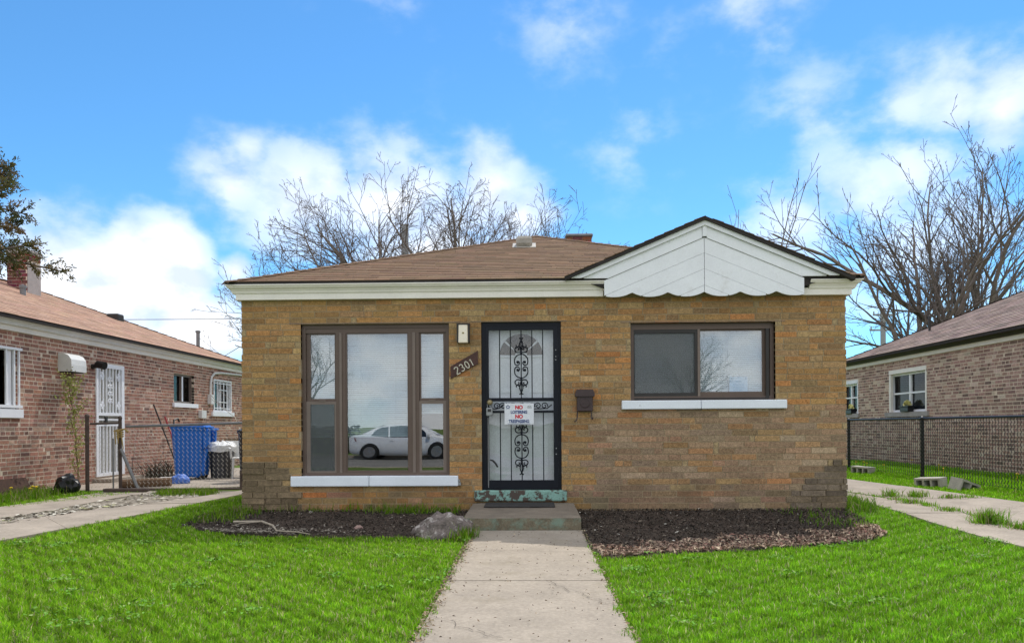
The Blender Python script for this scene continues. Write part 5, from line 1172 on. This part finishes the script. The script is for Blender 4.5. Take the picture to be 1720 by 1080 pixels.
# pale bare canes by the left corner of the house
cn = thing('bare_shrub', 'leafless shrub with long pale arching canes by the left corner of the tan house', 'shrub', (-4.3, 4.6, .08)); k = MB(); r = random.Random(14)
for i in range(17):
    dx, dy = r.uniform(-.55, -.05), r.uniform(-.2, .15); L_ = r.uniform(1.1, 2.3); p = Vector((-4.35 + r.uniform(-.15, .15), 4.6 + r.uniform(-.2, .2), .06)); pts = [p]; dd = Vector((dx, dy, 1)).normalized()
    for s_ in range(8): dd = (dd + Vector((r.gauss(-.03, .05), r.gauss(0, .05), -.04))).normalized(); pts.append(pts[-1] + dd * L_ / 8)
    k.tube(pts, [.0075 - .0006 * j for j in range(9)], 4)
    for s_ in range(3): j = r.randint(3, 7); dd2 = Vector((r.uniform(-1, .3), r.uniform(-.3, .3), r.uniform(.2, 1))).normalized(); k.tube([pts[j], pts[j] + dd2 * r.uniform(.2, .5)], [.004, .002], 3)
k.build('canes', mat('pale_cane', (.42, .36, .32), .9), cn)
tw = thing('bare_sapling', 'tall thin dark leafless stems in the gap left of the tan house', 'sapling', (-5.6, 8.0, .08)); k = MB(); r = random.Random(3)
for dx, h_ in ((-.08, 3.1), (.06, 3.7), (-.2, 2.7), (.2, 2.4)): k.tube([(-5.5, 8, .05), (-5.5 + dx * .3, 8, h_ * .4), (-5.5 - dx * .2, 8, h_ * .75), (-5.5 - dx * 2.2, 8, h_)], [.012, .01, .007, .003], 4)
k.build('stems', M['twig'], tw)

# ---------------------------------------------------------------- poles and wires behind
def pole(label, x, y, h, r_, arms=()):
    p = thing('utility_pole', label, 'utility pole', (x, y, 0)); k = MB(); k.lathe([(r_ * 1.2, -.3), (r_, h), (r_ * .3, h + .05)], x, y, 10); k.build('pole', M['grey_pole'], p)
    for z, w in arms: k = MB(); k.box(x - w, x + w, y - .07, y - r_ * .6, z, z + .12); k.build('cross_arm', M['grey_pole'], p)
    if arms: k = MB(); [k.lathe([(.05, z + .12), (.05, z + .28), (.01, z + .3)], x + s_ * w * .9, y - .08 - r_ * .0, 6) for z, w in arms for s_ in (-1, 1)]; k.build('insulator', M['grey_pole'], p)
pole('grey wooden utility pole among the bare trees behind the roof', -5.35, 22.5, 9.75, .15)
pole('distant utility pole with cross arms right of the tan house', 23.1, 40, 8.7, .16, ((7.2, .9), (8.2, .7)))
wr = MB(); wr.tube([(-31 + i * 2.0, 40, 8.42 + .0016 * (i - 6) ** 2) for i in range(14)] , .02, 4); o = wr.build('power_line', M['wire']); tag(o, 'dark overhead power line crossing the sky above the left house', 'power line')

# ================================================================== the street side (seen only in the window glass)
def car(label, x, y, z):
    T = thing('parked_car', label, 'car', (0, 0, 0)); L0, L1 = -2.32, 2.42
    xs = [-2.32, -2.28, -2.1, -1.75, -1.45, -1.1, -.6, -.1, .35, .8, 1.1, 1.4, 1.8, 2.15, 2.36, 2.42]
    belt = [.80, .90, .96, .985, .975, .96, .945, .93, .915, .90, .885, .87, .82, .75, .66, .55]
    roof = [.83, .95, 1.01, 1.04, 1.16, 1.31, 1.43, 1.46, 1.43, 1.32, 1.17, .985, .90, .81, .70, .58]
    hw = [.62, .74, .82, .88, .90, .915, .92, .92, .92, .915, .91, .905, .89, .83, .70, .60]
    low = [.42, .34, .26, .22, .2, .19, .18, .18, .18, .18, .18, .19, .2, .22, .28, .36]
    k = MB(); k.smooth = True; rings = []
    for X_, b_, r_, w_, l_ in zip(xs, belt, roof, hw, low):
        tw_ = w_ - max(0, r_ - b_) * .48; tw_ = max(tw_, w_ * .6)
        half = [(w_ * .86, l_), (w_ * .97, l_ + .12), (w_, .52), (w_ * .985, b_ - .06), (w_ * .955, b_), (tw_, b_ + (r_ - b_) * .88), (tw_ * .86, r_), (tw_ * .4, r_ + .012)]
        rings.append(k.pts([(X_, -a_, z_) for a_, z_ in half] + [(X_, a_, z_) for a_, z_ in reversed(half)]))
    m = 16
    for a, b in zip(rings, rings[1:]):
        for j in range(m): k.face((a + j, a + (j + 1) % m, b + (j + 1) % m, b + j))
    k.face([rings[0] + j for j in range(m)]); k.face([rings[-1] + m - 1 - j for j in range(m)]); fix_normals(k.build('body', M['car_paint'], T))
    def side_glass(pts):
        for s_ in (1, -1):
            g_ = MB(); ps = []
            for X_, z_ in pts:
                i = max(j for j in range(len(xs)) if xs[j] <= X_); f = (X_ - xs[i]) / (xs[i + 1] - xs[i]); lp = lambda A: A[i] + (A[i + 1] - A[i]) * f
                w_, b_, r_ = lp(hw), lp(belt), lp(roof); tw_ = max(w_ - max(0, r_ - b_) * .48, w_ * .6); q = (z_ - b_) / max(.01, (r_ - b_) * .88); ps.append((X_, s_ * (w_ * .955 + (tw_ - w_ * .955) * q + .012), z_))
            g_.poly(ps); g_.build('side_window', M['car_glass'], T)
    side_glass([(-1.35, 1.0), (-.62, .975), (-.62, 1.36), (-.9, 1.31), (-1.15, 1.2)]); side_glass([(-.56, .975), (.25, .955), (.25, 1.38), (-.1, 1.41), (-.56, 1.375)]); side_glass([(.31, .955), (1.05, .925), (.85, 1.16), (.6, 1.29), (.31, 1.37)])
    for (xa, za, wa), (xb, zb, wb) in (((1.42, .975, .74), (.68, 1.36, .6)), ((-1.72, 1.06, .72), (-.85, 1.385, .6))):
        g_ = MB(); dz = .015; dx = .012 if xa > 0 else -.012; g_.poly([(xa + dx, -wa, za + dz), (xa + dx, wa, za + dz), (xb + dx, wb, zb + dz), (xb + dx, -wb, zb + dz)]); g_.build('windscreen', M['car_glass'], T)
    for X_ in (-1.38, 1.40):
        for s_ in (-1, 1):
            g_ = MB(); y0 = s_ * .90; g_.lathe([(.20, -.1), (.32, -.10), (.335, -.08), (.335, .08), (.32, .1), (.2, .1)], X_, y0, 26, 'y', .335); wh = g_.build('wheel', M['tyre'], T)
            g_ = MB(); yo = y0 + s_ * .07
            for i in range(5): a_ = 6.283 * i / 5; u, w = Vector((math.cos(a_), 0, math.sin(a_))), Vector((-math.sin(a_), 0, math.cos(a_))); c0 = Vector((X_, yo, .335)); g_.hexa([c0 + u * .03 - w * .03, c0 + u * .225 - w * .05, c0 + u * .225 + w * .05, c0 + u * .03 + w * .03] + [c0 + Vector((0, s_ * .03, 0)) + v_ for v_ in (u * .03 - w * .03, u * .225 - w * .05, u * .225 + w * .05, u * .03 + w * .03)])
            g_.lathe([(.05, -.02), (.05, .035), (.01, .04)], X_, yo, 10, 'y', .335); g_.lathe([(.205, -.03), (.235, -.03), (.235, .032), (.205, .032)], X_, yo, 24, 'y', .335); g_.build('rim', M['rim'], wh)
            g_ = MB(); n = 20; o_ = [(X_ + .385 * math.cos(math.pi * i / n), s_ * .925, .335 + .385 * math.sin(math.pi * i / n)) for i in range(n + 1)]; g_.poly(o_ + [(X_ - .385, s_ * .925, .2), (X_ + .385, s_ * .925, .2)]); 
            g_.build('wheel_arch', M['tyre'], T)
    for s_ in (-1, 1):
        g_ = MB(); g_.hexa([(-2.31, s_ * .5, .80), (-1.92, s_ * .885, .80), (-1.92, s_ * .86, .80), (-2.28, s_ * .5, .80), (-2.25, s_ * .5, .93), (-1.98, s_ * .87, .94), (-1.98, s_ * .84, .94), (-2.2, s_ * .5, .93)]); g_.build('tail_lamp', M['tail'], T)
        g_ = MB(); g_.box(-.55, -.38, s_ * .925 - .012, s_ * .925 + .012, .83, .855); g_.box(.45, .62, s_ * .925 - .012, s_ * .925 + .012, .80, .825); g_.build('door_handle', M['car_paint'], T)
        g_ = MB(); g_.bbox(.95, 1.12, s_ * .98 - .08, s_ * .98 + .08, .93, 1.05, .02); g_.build('mirror', M['car_paint'], T)
    T.location = (x, y, z); return T
car('white parked saloon car across the street, mirrored in the picture window', -5.3, -22.1, -.235)
hd = thing('hedge', 'low clipped hedge across the street, seen reflected in the window', 'hedge', (-16, -27, -.1)); k = MB(); r = random.Random(8)
for i in range(5200):
    x, y, z = r.uniform(-30, -8.5), r.uniform(-27.6, -26.2), r.uniform(-.1, 1.15); u = Vector((r.gauss(0, 1), r.gauss(0, 1), r.gauss(0, 1))).normalized() * .13; w = u.orthogonal().normalized() * .08; c = Vector((x, y, z)); k.poly([c - u, c + w, c + u, c - w])
k.build('foliage', M['hedge'], hd)
bare_tree('tall bare street tree across the road, reflected in the right window', (18, -74, -.1), [(.1, 0, 1, 8, .16, 2.2), (-.4, .1, 1, 7, .13, 2.2), (.45, -.2, 1, 7, .13, 2.2), (.0, .5, 1, 6.5, .11, 2.4)], 83, dict(levels=3), trunk=(2.6, .3, 0), buds=False)
bare_tree('tall bare street tree across the road, reflected in the picture window', (-19, -52, -.1), [(.15, 0, 1, 8, .15, 2.2), (-.3, .1, 1, 7, .12, 2.2), (.5, -.2, 1, 7, .12, 2.2), (.1, -.5, 1, 6.5, .11, 2.4)], 29, dict(levels=3), trunk=(2.6, .28, 0), buds=False)

# ================================================================== ground cover
rng = np.random.default_rng(11)
def inside(poly, x, y):
    res = np.zeros(len(x), bool); n = len(poly)
    for i in range(n):
        (x0, y0), (x1, y1) = poly[i], poly[(i + 1) % n]
        if y0 == y1: continue
        c = (y0 > y) != (y1 > y); res ^= c & (x < (x1 - x0) * (y - y0) / (y1 - y0) + x0)
    return res
def nss(a, b, x): t = np.clip((x - a) / (b - a), 0, 1); return t * t * (3 - 2 * t)
def ngz(x, y): return .08 * nss(-2.2, .4, y) + .09 * nss(5, 8.5, x) * nss(-2, 2, y) - .10 * nss(6, 12, -y)
def wavy(x, y, f, s): return np.sin(x * f + s) * np.cos(y * f * 1.3 + s * 2) + .5 * np.sin(x * f * 2.3 + y * f * 1.7 + s)
def blades(name, x, y, h, w, cols, lean=.35, lift=0., kind='stuff', label=None, m=None):
    n = len(x); z = ngz(x, y) - .012 + lift; a = rng.uniform(0, 6.283, n); la = rng.uniform(0, 6.283, n); ln = np.abs(rng.normal(0, lean, n)) + .06
    wx, wy = np.cos(a) * w / 2, np.sin(a) * w / 2; dx, dy = np.cos(la) * ln * h, np.sin(la) * ln * h; hz = h * np.sqrt(np.clip(1 - ln ** 2 * .6, .2, 1))
    V = np.empty((n, 5, 3), np.float32)
    V[:, 0] = np.stack([x - wx, y - wy, z], 1); V[:, 1] = np.stack([x + wx, y + wy, z], 1)
    V[:, 2] = np.stack([x + wx * .8 + dx * .38, y + wy * .8 + dy * .38, z + hz * .6], 1); V[:, 3] = np.stack([x - wx * .8 + dx * .38, y - wy * .8 + dy * .38, z + hz * .6], 1)
    V[:, 4] = np.stack([x + dx, y + dy, z + hz], 1)
    me = bpy.data.meshes.new(name); me.vertices.add(n * 5); me.vertices.foreach_set('co', V.ravel())
    b = (np.arange(n) * 5)[:, None]; loops = np.concatenate([b + np.array([[0, 1, 2, 3]]), b + np.array([[3, 2, 4]])], 1).astype(np.int32).ravel()
    me.loops.add(n * 7); me.loops.foreach_set('vertex_index', loops); me.polygons.add(n * 2)
    st_ = (np.arange(n) * 7)[:, None] + np.array([[0, 4]]); me.polygons.foreach_set('loop_start', st_.astype(np.int32).ravel())
    me.materials.append(m or M['grass']); t = me.attributes.new('tint', 'FLOAT_COLOR', 'FACE'); c = np.repeat(np.concatenate([cols, np.ones((n, 1))], 1).astype(np.float32), 2, 0); t.data.foreach_set('color', c.ravel())
    me.update(calc_edges=True); me.validate(); o = bpy.data.objects.new(name, me); link(o, None, (0, 0, 0)); return tag(o, label, None, None, kind)
GREENS = np.array([[.215, .43, .018], [.275, .48, .022], [.16, .35, .02], [.34, .50, .055], [.52, .46, .24]]); GP = np.array([.34, .25, .22, .11, .08])
def gcol(n, x, y, k=1.0):
    c = GREENS[rng.choice(5, n, p=GP)] * rng.uniform(.65, 1.3, (n, 1)); p = wavy(x, y, 1.1, 1.0) * .03 + wavy(x, y, 5.1, 4.0) * .07
    c = c * (1 + p[:, None]) * k; c[:, 0] *= 1 - .10 * nss(-3, 4, x); return np.clip(c, 0, 1)
PAVE = [[(WX0 + .015, -9), (WX1 - .015, -9), (WX1 - .015, -1.3), (WX0 + .015, -1.3)], [(-.73, -1.38), (.53, -1.38), (.53, .1), (-.73, .1)],
        [(-12, -10.2), (13, -10.2), (13, -8.7), (-12, -8.7)],
        [(-6.35, -3.2), (-5.44, -3.2), (-5.22, -1.9), (-5.02, -1.2), (-4.7, -.1), (-4.55, .9), (-4.45, 2.03), (-4.42, 9), (-8.2, 9), (-8.2, 3.0), (-6.2, 2.9), (-6.3, 2.3), (-6.45, 1.74), (-6.86, .34), (-7.2, -1.2), (-7.4, -3)],
        [(4.39, -2.33), (4.5, -5), (4.5, -9), (6.7, -9), (6.7, -5), (6.33, -.9), (6.22, .5), (5.98, 3.3), (5.83, 4.78), (5.72, 9), (4.3, 9), (4.48, 1.52), (4.29, -.7)], BED_L, BED_R, [(HX0 - .02, -.02), (HX1 + .02, -.02), (HX1 + .02, 12), (HX0 - .02, 12)], [(-16, -.1), (XL + .01, -.1), (XL + .01, 12), (-16, 12)], [(XR - .01, -.1), (17, -.1), (17, 13), (XR - .01, 13)]]
def scatter(n, x0, x1, y0, y1): return rng.uniform(x0, x1, n), rng.uniform(y0, y1, n)
def lawn():
    X_, Y_ = [], []
    # blades get sparser with distance from the walkway's near end and outside the picture
    for (x0, x1, y0, y1, dn) in ((-4.2, 4.2, -5.7, -4.2, 11000), (-5.6, 5.6, -4.2, -2.6, 8600), (-6.8, 7.4, -2.6, .5, 6200), (-8.2, -3.5, .5, 4, 3600), (3.8, 8.7, .5, 10, 3400), (-9, -4.2, -6, -4.2, 1500), (4.2, 9, -6, -4.2, 1500), (-9, 9, -8.7, -5.7, 1500)):
        n = int((x1 - x0) * (y1 - y0) * dn); a, b = scatter(n, x0, x1, y0, y1); X_.append(a); Y_.append(b)
    x, y = np.concatenate(X_), np.concatenate(Y_); j = wavy(x, y, 9, 0) * .03 + wavy(x, y, 23, 4) * .02
    keep = np.ones(len(x), bool)
    for p in PAVE: keep &= ~inside(p, x + j, y + j * .8)
    keep &= (wavy(x, y, 7, 3) + rng.normal(0, .5, len(x))) > -1.45
    thin = wavy(x, y, 2.7, 9) + .6 * wavy(x, y, 6.1, 3); keep &= ~((thin > 1.05) & (rng.random(len(x)) < .55))
    keep &= np.abs(x / (y + 9.01)) < 1.15
    x, y = x[keep], y[keep]; n = len(x); d = np.hypot(x, y + 9)
    h = rng.uniform(.022, .050, n) * (1 + .12 * wavy(x, y, 2.2, 5)) * (1 + .22 * wavy(x, y, 17, 2)); h = np.clip(h, .018, .1); right_strip = (x > 5.7) & (y > -1); h[right_strip & (np.abs(x - 6.45) > .35)] *= 1.6
    w = rng.uniform(.0035, .007, n) * (.8 + d / 14)
    c = gcol(n, x, y); c *= np.clip(1 + .30 * wavy(x, y, 21, 1) + .2 * wavy(x, y, 43, 7), .45, 1.5)[:, None]; c[right_strip] *= np.array([1.1, 1.12, .7])
    print('lawn blades', n); blades('lawn_grass', x, y, h, w, c, .75)
lawn()
def tufts(name, spots, m=None, dark=1.0, dry=0.0):
    xs, ys, hs, ws, cs = [], [], [], [], []
    for cx, cy, rx, ry, n, hh in spots:
        xs.append(rng.normal(cx, rx, n)); ys.append(rng.normal(cy, ry, n)); hs.append(rng.uniform(.4, 1.1, n) * hh); ws.append(rng.uniform(.006, .012, n)); c = gcol(n, xs[-1], ys[-1], dark)
        k = rng.random(n) < dry; c[k] = np.array([.38, .31, .17]) * rng.uniform(.6, 1.1, (int(k.sum()), 1)); cs.append(c)
    return blades(name, np.concatenate(xs), np.concatenate(ys), np.concatenate(hs), np.concatenate(ws), np.concatenate(cs), .55, .02)
crack = []
for i in range(46): t = i / 45; crack.append((np.interp(t, [0, .4, .7, 1], [4.72, 4.93, 4.99, 4.985]), np.interp(t, [0, .4, .7, 1], [2.2, .5, -.4, -2.4]), .035, .05, int(rng.choice([4, 8, 16, 60]) * (.6 + .6 * t)), .03 + .05 * rng.random()))
for cx, cy, n, hh in ((5.03, 1.46, 130, .15), (5.33, 1.36, 190, .12), (5.62, 1.12, 120, .08), (4.88, .62, 130, .10), (4.84, -1.05, 420, .19), (4.95, -1.35, 150, .11), (4.93, -.2, 100, .07), (4.62, 3.4, 120, .12), (5.9, 1.15, 90, .07)): crack.append((cx, cy, .075, .05, n, hh))
tufts('crack_weeds', crack, dark=.8, dry=.12)
edge = []
for i in range(34): edge.append((rng.uniform(-3.75, -.75), rng.uniform(-.10, -.02), .06, .03, int(rng.integers(3, 16)), rng.uniform(.06, .17)))
for i in range(26): edge.append((rng.uniform(-3.95, -3.3), rng.uniform(-.9, 0), .09, .08, int(rng.integers(16, 50)), rng.uniform(.05, .12)))
for i in range(40): edge.append((rng.uniform(-1.9, -.85), rng.uniform(-.3, -.04), .06, .05, int(rng.integers(6, 26)), rng.uniform(.06, .15)))
for i in range(40): edge.append((rng.uniform(3.0, 3.95), rng.uniform(-1.3, -.05), .1, .12, int(rng.integers(4, 16)), rng.uniform(.05, .11)))
for i in range(16): edge.append((rng.uniform(3.83, 4.1), rng.uniform(-.2, .4), .05, .08, 60, rng.uniform(.1, .2)))
edge.append((-.72, -1.55, .05, .07, 420, .16)); edge.append((-.66, -1.75, .05, .12, 380, .12))
for i in range(18): edge.append((rng.uniform(-8.1, -7.3), rng.uniform(.5, 2.7), .1, .12, 120, .15))
for i in range(22): edge.append((rng.uniform(-5.75, -5.0), rng.uniform(2.0, 2.75), .1, .08, 80, .10))
tufts('bed_weeds', edge, dark=.62, dry=.08)
def debris(name, x, y, size, cols, flat=.35, lift=.012, aspect=2.2):
    n = len(x); z = ngz(x, y) + lift + rng.uniform(0, .014, n); a = rng.uniform(0, 6.283, n); e = rng.normal(0, flat, n); u = np.stack([np.cos(a) * np.cos(e), np.sin(a) * np.cos(e), np.sin(e)], 1) * size[:, None]; v = np.stack([-np.sin(a), np.cos(a), rng.normal(0, flat, n)], 1) * (size / np.broadcast_to(aspect, size.shape))[:, None]; p = np.stack([x, y, z], 1)
    V = np.stack([p - u, p + v, p + u * rng.uniform(.7, 1.2, (n, 1)), p - v * rng.uniform(.5, 1.2, (n, 1)) + np.array([0, 0, .006])], 1).astype(np.float32)
    me = bpy.data.meshes.new(name); me.from_pydata(V.reshape(-1, 3).tolist(), [], (np.arange(n) * 4)[:, None].__add__(np.arange(4)).tolist()); me.materials.append(M['chips']); t = me.attributes.new('tint', 'FLOAT_COLOR', 'FACE'); t.data.foreach_set('color', np.concatenate([cols, np.ones((n, 1))], 1).astype(np.float32).ravel()); o = bpy.data.objects.new(name, me); link(o, None, (0, 0, 0)); return tag(o, kind='stuff')
def pal_arr(n, pal): p = np.array([q for q, _ in pal]); w = np.array([k for _, k in pal], float); return p[rng.choice(len(p), n, p=w / w.sum())] * rng.uniform(.75, 1.25, (n, 1))
DARKP = [((.066, .054, .044), 6), ((.045, .039, .033), 5), ((.10, .08, .062), 2.4), ((.20, .165, .125), .9), ((.45, .42, .36), .2)]
STRAW = [((.40, .29, .21), 4), ((.30, .20, .15), 4), ((.55, .44, .31), 2), ((.17, .12, .09), 2.4), ((.34, .18, .14), 1.2)]
def bed_fill(poly, n, band):
    x, y = scatter(n, -4.1, 4, -3, .1); k = inside(poly, x, y); x, y = x[k], y[k]; c = pal_arr(len(x), DARKP); s = rng.uniform(.004, .016, len(x)) * rng.choice([1, 1, 1, 1.8], len(x)); return x, y, s, c
x1_, y1_, s1_, c1_ = bed_fill(BED_L, 46000, 0); x2_, y2_, s2_, c2_ = bed_fill(BED_R, 56000, 0)
debris('mulch', np.concatenate([x1_, x2_]), np.concatenate([y1_, y2_]), np.concatenate([s1_, s2_]), np.concatenate([c1_, c2_]))
# dead leaves and straw along the front edge of the right bed, bits along the walk
n = 15000; x, y = scatter(n, .5, 3.75, -3, -1.1); fe = np.interp(x, [.585, 1.315, 2.44, 3.2, 3.6], [-2.83, -2.61, -2.31, -1.95, -1.3]); dd_ = y - fe; k = inside(BED_R, x, y) & (dd_ < .62 + .15 * wavy(x, y, 5, 1)) & (rng.random(n) < np.clip(1.25 - dd_ * 1.3, .08, 1)); x, y = x[k], y[k]
debris('dead_leaves', x, y, rng.uniform(.012, .036, len(x)), pal_arr(len(x), STRAW), .5, .02, rng.uniform(2, 7, len(x)))
n = 900; yy = rng.uniform(-5.6, -1.4, n); side = rng.random(n) < .8; x = np.where(side, WX0 - .02 + np.abs(rng.normal(0, .035, n)), WX1 + .02 - np.abs(rng.normal(0, .02, n))); debris('path_litter', x, yy, rng.uniform(.008, .02, n), pal_arr(n, [((.40, .33, .22), 4), ((.28, .2, .13), 3), ((.12, .09, .07), 1)]), .3, .016, 3)
n = 1500; x = rng.normal(-3.0, .5, n); y = rng.normal(-1.45, .12, n); k = inside(BED_L, x, y); debris('bed_litter', x[k], y[k], rng.uniform(.01, .03, int(k.sum())), pal_arr(int(k.sum()), [((.25, .22, .18), 4), ((.14, .11, .09), 3), ((.4, .36, .3), 1)]), .3, .02, 3)
n = 2600; x, y = scatter(n, -6.45, -5.0, -1.4, 2.8); k = inside([(-6.5, -1.5), (-5.85, -1.5), (-5.6, 0), (-5.1, 1.0), (-4.8, 2.9), (-6.1, 2.9), (-6.0, .1)], x, y) & (rng.random(n) < np.where(y < .7, 1, .25)); x, y = x[k], y[k]; debris('paint_flakes', x, y, rng.uniform(.015, .055, len(x)), pal_arr(len(x), [((.52, .49, .42), 4), ((.42, .38, .31), 3), ((.3, .27, .21), 2), ((.34, .34, .18), 1)]), .12, .012, 1.7)
# dandelions
dr_ = random.Random(12)
for i in range(16):
    if i < 4: x, y = dr_.uniform(-8.0, -7.4), dr_.uniform(1.9, 2.5)
    else: x, y = dr_.uniform(7.1, 8.5), dr_.uniform(2.6, 8)
    k = MB(); z = gz(x, y); k.tube([(x, y, z), (x + .01, y, z + .12)], .004, 4); k.lathe([(.004, z + .115), (.024, z + .13), (.022, z + .14), (.005, z + .146)], x + .01, y, 8); o = k.build('dandelion', M['dandelion']); tag(o, 'yellow dandelion by the wall of the left house' if i < 4 else 'yellow dandelion in the grass strip along the right house', 'dandelion', 'dandelions by the left wall' if i < 4 else 'dandelions along the right house')

# leaves of low weeds in the lawn, litter blown on the walk, hairline cracks in the slabs
n = 2600; cx = rng.uniform(-5, 5, 70); cy = rng.uniform(-5.4, -1.9, 70); i = rng.integers(0, 70, n); x = cx[i] + rng.normal(0, .06, n); y = cy[i] + rng.normal(0, .05, n); k = np.ones(n, bool)
for p in PAVE: k &= ~inside(p, x, y)
x, y = x[k], y[k]; debris('clover', x, y, rng.uniform(.008, .017, len(x)), pal_arr(len(x), [((.12, .27, .04), 3), ((.16, .31, .06), 2), ((.22, .3, .1), 1)]), .3, .03, 1.3)
n = 260; x, y = scatter(n, WX0 + .03, WX1 - .03, -5.6, -1.4); debris('path_litter', x, y, rng.uniform(.004, .013, n), pal_arr(n, [((.2, .15, .1), 4), ((.12, .09, .07), 3), ((.38, .3, .2), 1)]), .2, .028, 2.2)
WK = next(o for o in bpy.data.objects if o.name == 'walkway'); RDV = next(o for o in bpy.data.objects if o.name == 'right_driveway')
M['crack'] = mat('crack_dirt', (.06, .05, .04), 1)
def crack_line(par, p, q, lift, wid=.004, seed=0, wob=.05):
    r = random.Random(seed); k = MB(); n = 18; P = []
    for i in range(n + 1):
        t = i / n; x = p[0] + (q[0] - p[0]) * t + r.gauss(0, wob) * (t * (1 - t)) ** .5; y = p[1] + (q[1] - p[1]) * t + r.gauss(0, wob) * (t * (1 - t)) ** .5; P.append((x, y))
    dx, dy = q[0] - p[0], q[1] - p[1]; l = math.hypot(dx, dy); nx, ny = -dy / l, dx / l
    for (x0, y0), (x1, y1) in zip(P, P[1:]):
        a, b = wid * r.uniform(.4, 1.2), wid * r.uniform(.4, 1.2); k.poly([(x0 - nx * a, y0 - ny * a, gz(x0, y0) + lift), (x1 - nx * b, y1 - ny * b, gz(x1, y1) + lift), (x1 + nx * b, y1 + ny * b, gz(x1, y1) + lift), (x0 + nx * a, y0 + ny * a, gz(x0, y0) + lift)])
    k.build('crack', M['crack'], par)
crack_line(WK, (WX0 + .01, -2.45), (WX1 - .01, -2.62), .0175, .0022, 1); crack_line(WK, (.1, -3.76), (.51, -4.5), .0175, .0022, 2); crack_line(WK, (-.58, -4.75), (-.15, -5.2), .0175, .002, 3)
crack_line(RDV, (4.32, .5), (4.95, .9), .022, .004, 4, .08); crack_line(RDV, (5.05, -.2), (6.2, .2), .022, .004, 5, .1)
